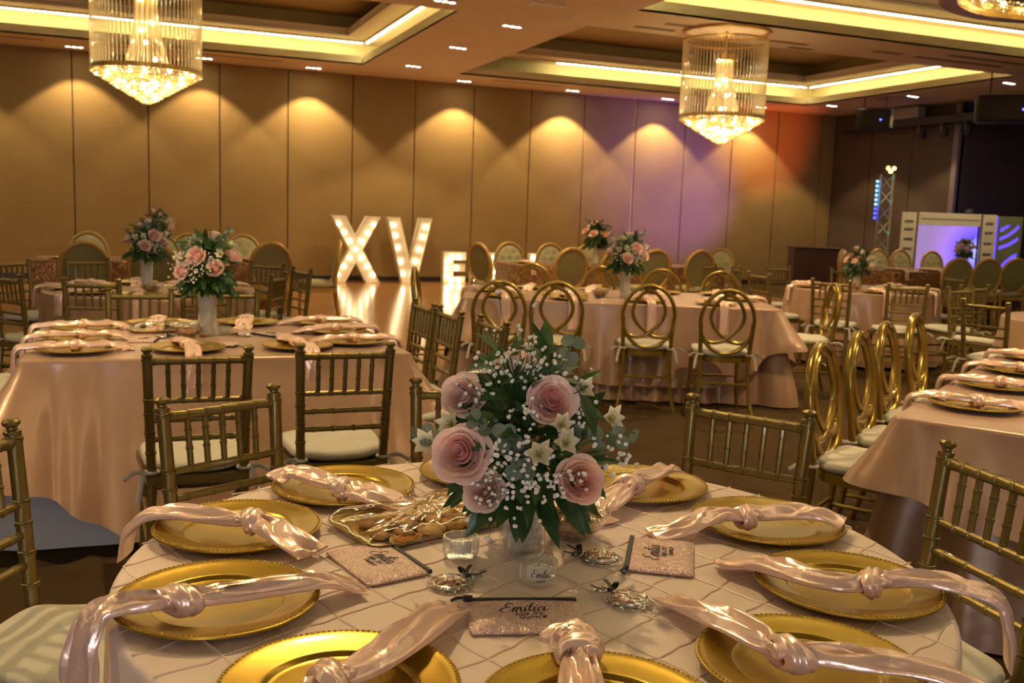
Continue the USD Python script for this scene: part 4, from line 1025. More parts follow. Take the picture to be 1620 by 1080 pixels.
# ------------------------------------------------------------------ glitter pouches: local x along the zip, y towards it
def pouch_top(x, y, W=.190, Hh=.125):
    u, v = x / (W / 2), y / (Hh / 2)
    e = np.maximum(0, (1 - np.abs(u) ** 8) * (1 - np.abs(v) ** 6))
    return .004 + .006 * e ** .6 + .0012 * np.sin(4 * u + 2 * v) * e
def on_pouch(m):
    v = np.asarray(m.vertices).copy()
    v[:, 2] += pouch_top(v[:, 0], v[:, 1]) + .0003
    return tm(v, m.faces)
def pouch(t):
    W, Hh = .190, .125
    n, mth = 27, 19
    V = np.zeros((n * 1, 2 * mth, 3))
    top, bot = [], []
    for i in range(n):
        r1, r2 = [], []
        for j in range(mth):
            u, v = -1 + 2 * i / (n - 1), -1 + 2 * j / (mth - 1)
            e = (1 - abs(u) ** 8) * (1 - abs(v) ** 6)
            cx = 1 - .05 * max(0, -v) ** 6 * abs(u) ** 6
            z = .004 + .006 * e ** .6 + .0012 * math.sin(4 * u + 2 * v) * e
            r1.append((u * W / 2 * cx * (1 - .02 * v), v * Hh / 2, z))
            r2.append((u * W / 2 * cx * (1 - .02 * v), v * Hh / 2, .0005))
        top.append(r1); bot.append(r2)
    a, b = np.array(top), np.array(bot)
    ring_ = lambda q: np.concatenate([q[:, 0], q[-1, 1:], q[::-1, -1][1:], q[0, ::-1][1:]])
    side = grid(np.stack([ring_(b), ring_(a)]))
    part(t, 'bag', cat(grid(a), grid(b), side), 'glitter', 50)
    z = part(t, 'zip', bx(-W / 2 * .99, W / 2 * .99, Hh / 2 - .004, Hh / 2 + .0055, .001, .0085, .0012), 'zip_tape', False)
    part(z, 'zip_pull', cat(bx(-W / 2 - .006, -W / 2 + .010, Hh / 2 - .004, Hh / 2 + .006, .004, .013, .001), tube([(-W / 2 - .004, Hh / 2 + .002, .010), (-W / 2 - .018, Hh / 2 + .008, .006), (-W / 2 - .026, Hh / 2 + .002, .004)], .0028, 6)), 'zip_tape', 40)
    part(t, 'printed_name', on_pouch(moved(NAME, (-.002, .004, 0))), 'print_black', False)
    part(t, 'printed_line', on_pouch(moved(LINE2, (.006, .008, 0))), 'print_black', False)
POUCH = Kind('glitter_pouch', pouch)
g = 'printed glitter pouches'
for p, a, lab in (((.604, 1.405), -16, 'pink glitter pouch with black script lying in front, its zip away from us'), ((.972, 1.597), 58, 'pink glitter pouch at the right, turned with its zip to the left'), ((.428, 1.715), -78, 'pink glitter pouch under the corner of the cookie tray'), ((.86, 1.975), 166, 'pink glitter pouch half hidden behind the front vase')):
    POUCH.put(lab, 'pouch', (*p, ZT + .003), math.radians(a), g)
for p, a, lab in (((.694, 5.06), 120, 'glitter pouch at the right on the square satin table'), ((.387, 4.70), 170, 'glitter pouch at the near side of the square satin table'), ((.07, 4.93), -100, 'glitter pouch at the left on the square satin table')):
    POUCH.put(lab, 'pouch', (*p, ZT + .001), math.radians(a), 'glitter pouches on the square satin table')
POUCH.put('pale glitter pouch lying before the vase of the long middle table', 'pouch', (3.62, 6.93, ZT + .001), -.38)

# ------------------------------------------------------------------ candle cups
def candle(t):
    n = 120
    prof = [(0, 0), (.026, 0), (.0325, .004), (.0345, .012), (.0345, .038), (.0335, .041), (.031, .041), (.0300, .038), (.0298, .012), (.0, .010)]
    m = lathe(prof, n)
    v = np.asarray(m.vertices).copy()
    r = np.hypot(v[:, 0], v[:, 1]); a = np.arctan2(v[:, 1], v[:, 0])
    k = 1 + .022 * np.sign(np.cos(40 * a)) * (r > .0315) * (v[:, 2] > .006) * (v[:, 2] < .0405)
    part(t, 'ribbed_cup', tm(np.column_stack([v[:, 0] * k, v[:, 1] * k, v[:, 2]]), m.faces), 'candle_glass', 25)
    part(t, 'wax', lathe([(0, .0115), (.0205, .0115), (.0208, .027), (.0200, .0285), (0, .0285)], 40), 'wax', 40)
    part(t, 'wick', tube([(0, 0, .028), (.001, 0, .034)], .0008, 6), 'print_black')
CANDLE = Kind('candle_cup', candle)
CANDLE.put('ribbed glass candle cup before the cookie tray', 'candle', (.593, 1.712, ZT + .003), 0, 'ribbed glass candle cups')
c2 = thing('candle_cup', 'ribbed glass candle cup with a black printed name, in front of the vase', 'candle', (.687, 1.548, ZT + .003), 0, 'ribbed glass candle cups')
candle(c2)
def wrap_text(m, r, a0, z):
    v = np.asarray(m.vertices)
    a = a0 + v[:, 0] / r
    rr_ = r + v[:, 2]
    return tm(np.column_stack([rr_ * np.cos(a), rr_ * np.sin(a), z + v[:, 1]]), m.faces)
part(c2, 'printed_name', wrap_text(moved(ext(script_word('Emilia', .0150).segmentize(.002), .0003), (0, 0, 0)), .0354, math.radians(-105), .020), 'print_black', False)
part(c2, 'printed_line', wrap_text(italic('Mis XV', .0035, .0003), .0354, math.radians(-105), .012), 'print_black', False)
CANDLE.put('ribbed glass candle cup right of the tall vase on the square satin table', 'candle', (.46, 5.117, ZT + .001), 0, 'candle cups on the square satin table')

# ------------------------------------------------------------------ wrapped pocket mirrors with a black bow
def mirror(t):
    part(t, 'case', lathe([(0, 0), (.030, 0), (.034, .002), (.035, .005), (.034, .008), (.030, .0095), (0, .0095)], 40), 'silver_rim', 40)
    part(t, 'cover', lathe([(0, .0108), (.0285, .0105), (.030, .0095), (.0285, .0094), (0, .0094)], 40), 'mirror_rose', 40)
    rr = np.random.default_rng(4)
    a = np.arange(40) * 2 * PI / 40
    rows = []
    for f, z in ((0, .0150), (.4, .0145), (.75, .0130), (1.0, .0085), (1.12, .003), (1.25, .0008)):
        rad = .034 * f * (1 + (.05 * rr.uniform(-1, 1, 40) if f > 1 else 0))
        rows.append(np.stack([rad * np.cos(a), rad * np.sin(a), z + .0007 * rr.uniform(-1, 1, 40) * (f > .1)], 1))
    V = np.array(rows); V = np.concatenate([V, V[:, :1]], 1)
    part(t, 'cellophane', grid(V), 'mirror_film', 40)
    # gathered neck of the wrapping, tied with a ribbon
    fan = [[(.030 + .045 * s, (.006 + .030 * max(0, s - .25)) * w, .006 + .004 * math.sin(9 * w + 3 * s)) for w in np.linspace(-1, 1, 15)] for s in np.linspace(0, 1, 6)]
    part(t, 'cellophane', grid(np.array(fan)), 'mirror_film', 40)
    kn = [ball(.0055, (.042, 0, .008), 1, (1, 1.2, .8))]
    for s in (-1, 1):
        p = spline([(.042, 0, .008), (.040 + .006, s * .018, .016), (.052, s * .030, .012), (.046, s * .018, .006), (.042, 0, .007)], 16)
        kn.append(sweep(p, np.array([(-.0045, 0), (0, .0004), (.0045, 0), (0, -.0004)]), (.3, 0, 1)))
        p = spline([(.042, 0, .008), (.055, s * .014, .010), (.072, s * .020, .014)], 8)
        kn.append(sweep(p, np.array([(-.004, 0), (0, .0004), (.004, 0), (0, -.0004)]), (0, 0, 1)))
    part(t, 'bow', cat(kn), 'black_ribbon', 40)
MIRROR = Kind('pocket_mirror', mirror)
g = 'wrapped pocket mirrors'
for p, a, lab in (((.528, 1.578), 25, 'cellophane-wrapped round mirror with a black bow, left of the front candle'), ((.852, 1.622), 145, 'cellophane-wrapped round mirror with a black bow, before the cookie bowl'), ((.805, 1.418), 115, 'cellophane-wrapped round mirror with a black bow, right of the middle pouch')):
    MIRROR.put(lab, 'mirror', (*p, ZT + .003), math.radians(a), g)
for p, a, lab in (((.55, 5.03), 150, 'wrapped mirror with a black bow right of the vase on the square satin table'), ((.146, 5.0), 20, 'wrapped mirror with a black bow left of the bowl on the square satin table'), ((.024, 5.366), 10, 'wrapped mirror with a black bow at the far left of the square satin table')):
    MIRROR.put(lab, 'mirror', (*p, ZT + .001), math.radians(a), 'wrapped mirrors on the square satin table')

# ------------------------------------------------------------------ cookie tray and bowl
def ringcookie(r=.017, h=.008):
    q = np.arange(24) * 2 * PI / 24
    return tube(np.stack([r * np.cos(q), r * np.sin(q), np.full(24, h)], 1), .0095, 8, True)
def flower_cookie():
    m = lathe([(.006, .001), (.022, 0), (.024, .006), (.021, .013), (.010, .015), (.006, .012), (.006, .001)], 48)
    v = np.asarray(m.vertices).copy(); a = np.arctan2(v[:, 1], v[:, 0]); r = np.hypot(v[:, 0], v[:, 1])
    k = 1 + .09 * np.cos(8 * a) * (r > .015)
    return tm(np.column_stack([v[:, 0] * k, v[:, 1] * k, v[:, 2]]), m.faces)
def oval_cookie(): return moved(ball(.02, (0, 0, 0), 2, (1.25, .85, .42)), (0, 0, .008))
def sugar_ball(): return moved(ball(.0125, (0, 0, 0), 2, (1, 1, .85)), (0, 0, .010))
def tray(t):
    W, D = .385, .215
    q = rrect(-W / 2, W / 2, -D / 2, D / 2, .04, 80)
    rows = []
    for f, z in ((0, .003), (.9, .003), (.955, .006), (1.0, .013), (1.012, .012), (.96, .003), (.9, 0), (0, 0)):
        rows.append(np.column_stack([q * f, np.full(80, z)]))
    V = np.array(rows); V = np.concatenate([V, V[:, :1]], 1)
    part(t, 'tray', grid(V), 'gold_board', 40)
    rr = np.random.default_rng(3)
    q2 = rrect(-W / 2, W / 2, -D / 2, D / 2, .035, 80)
    rows = []
    for f, z in ((1.02, .007), (1.01, .016), (.95, .026), (.85, .034), (.6, .040), (.3, .042), (0, .043)):
        rows.append(np.column_stack([q2 * f, z + .0035 * np.sin(np.arange(80) * .9 + 9 * f) * (0.1 < f < 1) + .002 * rr.uniform(-1, 1, 80) * (f < 1)]))
    V = np.array(rows); V = np.concatenate([V, V[:, :1]], 1)
    part(t, 'plastic_wrap', grid(V), 'wrap_film', 60)
TRAY = Kind('cookie_tray', tray)
ty, tx0, ty0 = math.radians(16), .590, 1.925
TRAY.put('gold cookie tray under shiny plastic wrap on the near table', 'tray', (tx0, ty0, ZT + .003), ty)
def on_tray(u, v, z=.0): return (tx0 + u * math.cos(ty) - v * math.sin(ty), ty0 + u * math.sin(ty) + v * math.cos(ty), ZT + .007 + z)
KR, KF, KO, KS, KB = (Kind('ring_cookie', lambda t: part(t, 'dough', ringcookie(), 'cookie_tan', True)), Kind('flower_cookie', lambda t: part(t, 'dough', flower_cookie(), 'cookie_pale', 40)), Kind('oval_cookie', lambda t: part(t, 'dough', oval_cookie(), 'cookie_tan', True)),
                      Kind('sugar_cookie', lambda t: part(t, 'dough', sugar_ball(), 'cookie_sugar', True)), Kind('brown_cookie', lambda t: part(t, 'dough', oval_cookie(), 'cookie_brown', True)))
COOKIES = ((KR, .025, -.062, 0), (KR, .045, -.040, .008), (KO, -.025, -.065, .0), (KO, .075, -.05, 0), (KO, .085, -.02, .004), (KO, .06, -.075, 0), (KO, -.005, -.03, .004),
                                   (KS, .105, -.070, 0), (KS, .132, -.062, 0), (KS, .158, -.055, 0), (KS, .12, -.045, .008), (KS, .145, -.036, 0),
                                   (KF, .07, .03, .004), (KF, .115, .015, .004), (KF, .03, .045, 0), (KF, .155, .0, .004), (KF, .08, .075, 0), (KF, .125, .06, 0), (KF, -.015, .03, 0), (KF, -.05, .055, 0), (KF, .165, .04, 0), (KF, .02, .005, .006),
                                   (KB, .13, .09, 0), (KB, .165, .078, 0), (KB, .09, .095, .004), (KB, -.06, -.03, 0), (KB, -.095, -.06, 0), (KB, -.10, .0, 0), (KB, -.13, .03, 0), (KO, -.09, .045, 0), (KO, -.06, .0, .0), (KO, -.045, -.08, .0), (KO, -.13, -.02, 0), (KB, -.145, -.05, 0))
cookie_n, ORD = {}, ('first', 'second', 'third', 'fourth', 'fifth', 'sixth', 'seventh', 'eighth', 'ninth', 'tenth', 'eleventh', 'twelfth')
for k, (kk, u, v, z) in enumerate(COOKIES):
    names = {id(KR): 'baked ring cookie with a hole', id(KF): 'pale flower-edged ring cookie', id(KO): 'smooth oval tan cookie', id(KS): 'round sugar-white cookie ball', id(KB): 'dark brown oval cookie'}
    p = on_tray(u, v, z)
    cookie_n[id(kk)] = cookie_n.get(id(kk), 0) + 1
    rank = sorted(q[1] for q in COOKIES if q[0] is kk).index(u)
    kk.put(names[id(kk)] + ', ' + ORD[rank] + ' from the left on the gold tray', 'cookie', p, k * 1.3, kk.name.replace('_', ' ') + 's on the tray')
wf_ = thing('wafer_stack', 'bundle of thin orange wafer sticks at the near corner of the tray', 'wafers', on_tray(-.10, -.082), ty + .5)
for k in range(6): part(wf_, 'wafer', bx(-.03, .03, -.012 + k * .005, -.0085 + k * .005, .001 + .0006 * k, .006 + .001 * (k % 3), .0006), 'candy_orange', False)
TRAY.put('wrapped gold tray left of the tall vase on the square satin table', 'tray', (.20, 5.30, ZT + .001), .1)
TRAY.put('wrapped gold tray on the long middle table left of its vase', 'tray', (3.42, 7.40, ZT + .001), -.3)
TRAY.put('wrapped gold tray glinting on the right round table', 'tray', (7.40, 8.05, ZT + .001), .4)

def bowl(t):
    m = lathe([(0, 0), (.038, 0), (.044, .004), (.056, .022), (.068, .042), (.072, .050), (.070, .051), (.054, .024), (.040, .006), (0, .005)], 72)
    v = np.asarray(m.vertices).copy(); a = np.arctan2(v[:, 1], v[:, 0])
    k = 1 + .018 * np.cos(14 * a) * (v[:, 2] > .01)
    part(t, 'bowl', tm(np.column_stack([v[:, 0] * k, v[:, 1] * k, v[:, 2]]), m.faces), 'bowl_glass', 50)
    rr = np.random.default_rng(6)
    nuts = []
    for k in range(150):
        z = rr.uniform(.008, .052); rm = np.interp(z, [.006, .024, .045, .056], [.036, .050, .060, .045])
        r = rm * math.sqrt(rr.uniform(0, 1)); a = rr.uniform(0, 2 * PI)
        nuts.append(moved(ball(.0095, (0, 0, 0), 1, (1.3, .8, .6)), (r * math.cos(a), r * math.sin(a), z), rz=rr.uniform(0, 6), rx=rr.uniform(-1, 1)))
    part(t, 'biscuits', cat(nuts), 'cookie_brown', True, kind='stuff')
    a = np.arange(48) * 2 * PI / 48
    rows = []
    for f, z in ((0, .066), (.3, .065), (.6, .061), (.85, .056), (1.0, .051), (1.02, .044), (.92, .028)):
        rad = .072 * f * (1 + .03 * rr.uniform(-1, 1, 48) * (f > .9))
        rows.append(np.stack([rad * np.cos(a), rad * np.sin(a), z + .003 * rr.uniform(-1, 1, 48) * (0 < f < 1)], 1))
    V = np.array(rows); V = np.concatenate([V, V[:, :1]], 1)
    part(t, 'plastic_wrap', grid(V), 'bowl_film', False)
BOWL = Kind('snack_bowl', bowl)
BOWL.put('small wrapped glass bowl of brown biscuits right of the front vase', 'bowl', (.855, 1.765, ZT + .003), 0)
BOWL.put('small bowl of brown biscuits left of the vase on the square satin table', 'bowl', (.275, 5.03, ZT + .001), 1)
BOWL.put('small bowl of brown biscuits left of the vase on the long middle table', 'bowl', (3.66, 7.22, ZT + .001), 2)
BOWL.put('small bowl of brown biscuits before the vase on the back left round table', 'bowl', (.16, 7.5, ZT + .001), 3)
BOWL.put('small bowl of brown biscuits left of the vase on the right round table', 'bowl', (7.08, 8.1, ZT + .001), 4)

# ------------------------------------------------------------------ vases
def vase(h):
    def build(t):
        part(t, 'glass', lathe([(0, .011), (.0425, .012), (.0445, .009), (.041, 0), (0, 0), (.041, 0), (.0445, .004), (.0450, .010), (.0450, h - .002), (.0440, h), (.0432, h - .003)], 56), 'vase_glass', 40)
        rr = np.random.default_rng(int(h * 100))
        sheets = []
        for k in range(5):
            a = np.linspace(0, 2 * PI, 40)
            z = np.linspace(.016, h - .012, 18)
            rad = .014 + .0058 * k
            V = np.zeros((18, 40, 3))
            for i, zz in enumerate(z):
                w = rad + .013 * (meshkit.noise(np.stack([np.cos(a) * 3 + k * 7, np.sin(a) * 3, np.full(40, zz * 60)], 1), k) - .5) * 2
                w = np.clip(w, .002, .0415)
                V[i] = np.stack([w * np.cos(a), w * np.sin(a), np.full(40, zz)], 1)
            sheets.append(grid(V))
        part(t, 'crumpled_cellophane', cat(sheets), 'crumpled_film' if h < .2 else 'frosted_film', False, kind='stuff')
        for k in range(5):
            a = k * 1.3
            part(t, 'stem', tube([(.012 * math.cos(a), .012 * math.sin(a), .02), (.02 * math.cos(a + .5), .02 * math.sin(a + .5), h)], .003, 6), 'stem_green')
    return build
VS, VT = Kind('glass_vase', vase(.155)), Kind('tall_glass_vase', vase(.285))
VS.put('short clear glass vase filled with crumpled cellophane on the near table', 'vase', (.712, 1.69, ZT + .003), 0)
VT.put('tall frosted-looking glass vase on the square satin table', 'vase', (.372, 5.064, ZT + .001), 0, 'tall glass vases')
VT.put('tall glass vase on the round table behind the square one', 'vase', (.14, 7.9, ZT + .001), 1, 'tall glass vases')
VT.put('tall glass vase on the long middle table', 'vase', (3.889, 7.213, ZT + .001), 2, 'tall glass vases')
VT.put('glass vase on the right round table', 'vase', (7.27, 8.3, ZT - .10 + .101), 3, 'tall glass vases')
VT.put('glass vase at the back of the left sequin table', 'vase', (.33, 12.0, ZT + .001), 4, 'tall glass vases')
VT.put('glass vase at the back of the middle sequin table', 'vase', (6.15, 12.3, ZT + .001), 5, 'tall glass vases')
VT.put('tall glass vase before the lit booth panel', 'vase', (12.75, 12.1, ZT + .001), 6, 'tall glass vases')

# ------------------------------------------------------------------ bouquets (local -y towards the viewer, origin at the vase's mouth)
def leaf(L, W, curl=.25, fold=.25, pointed=1.0, n=9, c=5):
    V = np.zeros((n, c, 3))
    for i in range(n):
        s = i / (n - 1)
        w = W * (math.sin(PI * s ** (.8)) ** .85 if pointed else math.sqrt(max(0, 1 - (2 * s - 1) ** 2)))
        for j in range(c):
            u = -1 + 2 * j / (c - 1)
            V[i, j] = (L * s, u * w / 2, -curl * L * s * s + fold * abs(u) * w / 2)
    return grid(V)

def petal(th, r0, R, Hh, w, lip, z0=0.0, n=9, c=9):
    """One cupped rose petal at the angle th round the bloom's axis."""
    V = np.zeros((n, c, 3))
    for i in range(n):
        v = i / (n - 1)
        for j in range(c):
            u = -1 + 2 * j / (c - 1)
            a = th + u * w * (.35 + .65 * v ** .6)
            vv = v * (1 - .16 * u * u)
            r = r0 + (R - r0) * math.sin(min(1.0, vv * 1.15) * PI / 2) + lip * max(0, vv - .62) ** 2 * 3 - .10 * R * abs(u) ** 3
            z = z0 + Hh * vv - lip * max(0, vv - .72) ** 2 * 4
            V[i, j] = (r * math.cos(a), r * math.sin(a), z)
    return grid(V)

def rose(parent, o, d, size, pet, core, seed):
    """A rose on its axis d: a rolled heart with opening petals round it."""
    rr = np.random.default_rng(seed)
    s = size * .84
    hm = []
    for k in range(7):
        th = k * 2.4 + rr.uniform(-.2, .2)
        hm.append(petal(th, .05 * s, (.10 + .035 * k) * s, (.90 - .015 * k) * s, 1.9 - .09 * k, .02 * s, .05 * s))
    up = (0, 0, 1) if abs(d[2]) < .9 else (0, 1, 0)
    def put(m):
        D = np.asarray(d, float) / np.linalg.norm(d)
        X = np.cross(up, D); X /= np.linalg.norm(X); Y = np.cross(D, X)
        return tm(np.asarray(m.vertices) @ np.stack([X, Y, D]) + np.asarray(o, float) - D * s * .5, m.faces)
    h = part(parent, 'rose', put(cat(hm)), core, True)
    for lay, (n, R, Hh, w, lip) in enumerate(((4, .37, .86, 1.15, .10), (5, .47, .80, 1.0, .22), (5, .57, .70, .95, .34))):
        for k in range(n):
            m = put(petal(k * 2 * PI / n + lay * .7 + rr.uniform(-.15, .15), .08 * s, R * s, Hh * s * rr.uniform(.94, 1.04), w, lip * s * rr.uniform(.7, 1.3)))
            part(h, 'petal', m, pet, True)

def lily(parent, o, d, size, seed):
    rr = np.random.default_rng(seed)
    D = np.asarray(d, float) / np.linalg.norm(d)
    X = np.cross((0, 0, 1), D); X /= np.linalg.norm(X) + 1e-9; Y = np.cross(D, X)
    ms = []
    for k in range(6):
        a = k * PI / 3 + rr.uniform(-.15, .15)
        e = X * math.cos(a) + Y * math.sin(a)
        dirn = e * (.62 if k % 2 else .50) + D * .9
        ms.append(orient(leaf(size * rr.uniform(.85, 1.05), size * (.62 if k % 2 == 0 else .46), .10, .45), o, dirn, D * .5 - e * .9))
    f = part(parent, 'lily_bloom', cat(ms), 'petal_white', True)
    part(f, 'stamens', cat([tube([np.asarray(o), np.asarray(o) + (D * .6 + X * .2 * math.cos(a) + Y * .2 * math.sin(a)) * size * .8], .0012, 5) for a in (0, 1.2, 2.5, 3.9, 5.1)]), 'lily_heart', True)

def eucalyptus(parent, base, tip, n, size, seed):
    rr = np.random.default_rng(seed)
    b, t_ = np.asarray(base, float), np.asarray(tip, float)
    ax = t_ - b; L = np.linalg.norm(ax); ax = ax / L
    part(parent, 'stem', tube([b, b + ax * L * .5 + (0, 0, .004), t_], .0014, 5), 'stem_green')
    for k in range(n):
        s = .30 + .70 * (k // 2 + .5) / math.ceil(n / 2)
        a = (k % 2) * PI + (k // 2) * 1.3 + rr.uniform(-.3, .3)
        e = np.cross(ax, (0.2, 1, .1)); e /= np.linalg.norm(e); f = np.cross(ax, e)
        dirn = e * math.cos(a) + f * math.sin(a) + ax * .5
        sz = size * (1 - .35 * s) * rr.uniform(.9, 1.15)
        part(parent, 'round_leaf', orient(leaf(sz, sz * .92, .10, .12, 0), b + ax * L * s, dirn, (rr.uniform(-.4, .4), -1, rr.uniform(.0, .7))), 'leaf_grey', True)

def ruscus(parent, o, d, L, W, seed, m='leaf_dark'):
    rr = np.random.default_rng(seed)
    part(parent, 'leaf', orient(leaf(L, W, rr.uniform(.1, .4), rr.uniform(.1, .3)), o, d, (rr.uniform(-.35, .35), -.55 + rr.uniform(-.3, .3), .75)), m, True)

def bouquet(spec):
    def build(t):
        rr = np.random.default_rng(spec['seed'])
        part(t, 'stem', cat([tube([(.012 * math.cos(a), .012 * math.sin(a), -.05), (.05 * math.cos(a), .05 * math.sin(a), .07)], .003, 6) for a in np.arange(7) * .9]), 'stem_green', kind='stuff')
        w, h = spec['w'], spec['h']
        # dark skirt of leaves, drooping over the mouth of the vase
        for k in range(spec['skirt']):
            a = k * 2.39996
            f = rr.uniform(.25, 1.0)
            z = rr.uniform(-.03, .06)
            o = np.array([math.cos(a) * w * .30 * f, math.sin(a) * w * .30 * f, z])
            ruscus(t, o, (math.cos(a), math.sin(a), rr.uniform(-.95, -.05)), rr.uniform(.075, .105), rr.uniform(.028, .038), k)
        # leaves filling the dome
        for k in range(spec['fill']):
            a = rr.uniform(0, 2 * PI); e = rr.uniform(.0, 1.35)
            dn = np.array([math.cos(a) * math.cos(e), math.sin(a) * math.cos(e), math.sin(e)])
            o = dn * np.array([w * .37, w * .37, h * .72]) * rr.uniform(.40, .90) + (0, 0, .05)
            ruscus(t, o, dn * .7 + rr.uniform(-.9, .9, 3), rr.uniform(.060, .095), rr.uniform(.020, .034), 500 + k, 'leaf_dark' if rr.uniform() < .6 else 'leaf_mid')
        for k in range(34):                           # leaves lying in the heart of the bouquet, across the view
            o = np.array([rr.uniform(-.10, .10) * w / .36, rr.uniform(-.07, .03), rr.uniform(.0, .20) * h / .30])
            a = rr.uniform(0, 2 * PI)
            ruscus(t, o, (math.cos(a), rr.uniform(-.5, .1), math.sin(a)), rr.uniform(.06, .09), rr.uniform(.028, .040), 900 + k, 'leaf_dark' if k % 3 else 'leaf_mid')
        for k, (x, y, z, s, kind) in enumerate(spec['roses']):
            d = np.array([x * 1.2 - .12 * (x > 0) + .05, y, .35 + (z - .12) * 1.5]); 
            c = {'p': ('petal_pink', 'petal_pink_core'), 'o': ('petal_peach', 'petal_peach_core'), 'b': ('petal_blush', 'petal_pink')}[kind]
            rose(t, (x, y, z), np.array([x * 1.6, -.9 if y < 0 else y * 3 + .2, .42]), s, c[0], c[1], spec['seed'] + k)
        for k, (x, y, z, s) in enumerate(spec['lilies']):
            lily(t, (x, y, z), np.array([x * 2, -.8 if y < .03 else .5, .35]), s, 40 + k)
        for k, (b, tp, n, s) in enumerate(spec['euc']):
            eucalyptus(t, b, tp, n, s, 70 + k)
        gy, st = [], []
        o_ = trimesh.creation.icosphere(subdivisions=1, radius=1.0)
        for (x, y, z, sp, n) in spec['gyp']:
            for k in range(int(n * 1.5)):
                p = np.array([x, y, z]) + rr.normal(0, 1, 3) * (sp, sp * .45, sp)
                r = rr.uniform(.0028, .0046)
                gy.append(moved(o_, p, sc=r))
                if rr.uniform() < .6: gy.append(moved(o_, p + rr.uniform(-.9, .9, 3) * r, sc=r * .85))
                st.append(tube([np.array([x * .5, y * .3, z * .55 + .01]), p], .0006, 4))
        part(t, 'tiny_blossoms', cat(gy), 'gyp_white', True, kind='stuff')
        part(t, 'tiny_stems', cat(st), 'stem_green', False, kind='stuff')
    return build
S1 = dict(seed=3, w=.36, h=.30, skirt=92, fill=124,
    roses=[(-.118, -.115, .076, .098, 'p'), (.042, -.085, .172, .084, 'p'), (.098, -.120, .036, .080, 'o'), (-.122, -.035, .168, .076, 'b'), (-.022, .0, .225, .080, 'o'), (-.075, -.12, .010, .07, 'b'), (.06, .12, .12, .085, 'p'), (-.10, .10, .10, .085, 'p')],
    lilies=[(-.178, -.06, .078, .045), (.020, -.140, .085, .044), (.066, -.13, .105, .042), (.098, -.06, .192, .036), (.152, -.05, .135, .040), (.058, -.12, .135, .036), (-.14, -.05, .115, .04)],
    euc=[((.03, -.02, .13), (.083, -.03, .285), 8, .040), ((.0, -.06, .06), (-.045, -.14, .120), 9, .040), ((-.06, -.05, .06), (-.215, -.07, .105), 9, .034), ((.08, -.02, .07), (.205, -.04, .110), 7, .040), ((-.05, -.06, .10), (-.10, -.13, .145), 8, .032), ((.02, -.08, .05), (-.02, -.155, .06), 7, .040), ((0, .05, .1), (-.1, .15, .2), 8, .04)],
    gyp=[(-.02, -.05, .235, .034, 46), (.03, -.06, .215, .025, 22), (-.085, -.06, .200, .025, 16), (.0, -.12, .155, .018, 10), (-.01, -.15, .045, .032, 40), (.06, -.15, .04, .025, 22), (.155, -.06, .07, .020, 16), (-.045, -.14, .085, .016, 12), (-.05, -.15, .01, .03, 18), (.10, -.08, .15, .02, 10), (0, .1, .2, .05, 20)])
S2 = dict(seed=17, w=.33, h=.29, skirt=70, fill=96,
    roses=[(.018, -.125, .130, .088, 'p'), (-.054, -.130, .055, .080, 'p'), (.102, -.09, .072, .080, 'p'), (-.05, -.03, .185, .07, 'b'), (.0, .12, .10, .085, 'p'), (-.11, .05, .10, .08, 'o'), (.11, .07, .13, .08, 'o'), (.03, .03, .22, .075, 'p')],
    lilies=[(.115, -.06, .135, .045), (-.105, -.06, .11, .045), (-.06, -.1, .12, .04), (.05, .12, .17, .045)],
    euc=[((.03, .0, .15), (.145, -.02, .270), 8, .036), ((-.02, -.03, .14), (-.03, -.09, .215), 7, .045), ((-.03, 0, .1), (-.17, .0, .17), 7, .036)],
    gyp=[(-.05, -.14, .10, .03, 20), (.0, -.15, .05, .03, 22), (.03, -.15, .08, .03, 16), (-.10, -.1, .06, .03, 14), (.08, -.12, .11, .03, 14)])
B1, B2 = Kind('flower_bouquet', bouquet(S1)), Kind('flower_bouquet', bouquet(S2))
CF = math.radians(-21.5)
B1.put('large bouquet of pink roses, white lilies and eucalyptus in the front vase', 'bouquet', (.712, 1.69, ZT + .153), CF)
B2.put('bouquet of three pink roses in the tall vase on the square satin table', 'bouquet', (.372, 5.064, ZT + .275), CF - .25)
B2.put('rose bouquet on the round table behind the square one', 'bouquet', (.14, 7.9, ZT + .275), CF + .7)
B2.put('rose bouquet standing highest at the far left', 'bouquet', (.33, 12.0, ZT + .30), CF + 2.1, None, 1.1)
B2.put('rose bouquet in the vase of the long middle table', 'bouquet', (3.889, 7.213, ZT + .275), CF + .35, None, 1.08)
B2.put('rose bouquet behind that of the long middle table', 'bouquet', (6.15, 12.3, ZT + .30), CF + 2.7, None, 1.25)
B2.put('rose bouquet on the right round table', 'bouquet', (7.27, 8.3, ZT + .20), CF + 1.4)
B2.put('rose bouquet before the lit booth panel', 'bouquet', (12.75, 12.1, ZT + .27), CF - 1.0, None, 1.0)

# ------------------------------------------------------------------ marquee letters
def bar(p, q, w):
    return LineString([p, q]).buffer(w / 2, cap_style='flat')
def marquee(name, label, poly, bulbs, x, y, depth=.16, rim=.018, br=.038):
    t = thing(name, label, 'marquee letter', (x, y, 0))
    up = lambda m: moved(m, rx=PI / 2)                 # drawn in x, z; the front looks to -y
    part(t, 'side_wall', up(ext(poly.difference(poly.buffer(-rim, join_style='mitre')), depth, -depth)), 'marquee_white', False)
    part(t, 'face', up(ext(poly.buffer(-rim * .9, join_style='mitre'), .012, -depth * .38)), 'marquee_white', False)
    part(t, 'back', up(ext(poly.buffer(-rim * .9, join_style='mitre'), .01, -depth)), 'marquee_white', False)
    for bx_, bz in bulbs:
        part(t, 'bulb', ball(br, (bx_, depth * .38 - .012 - br * .55 - .06 + .06, bz), 2), 'bulb_warm', True)
Hx = 1.27
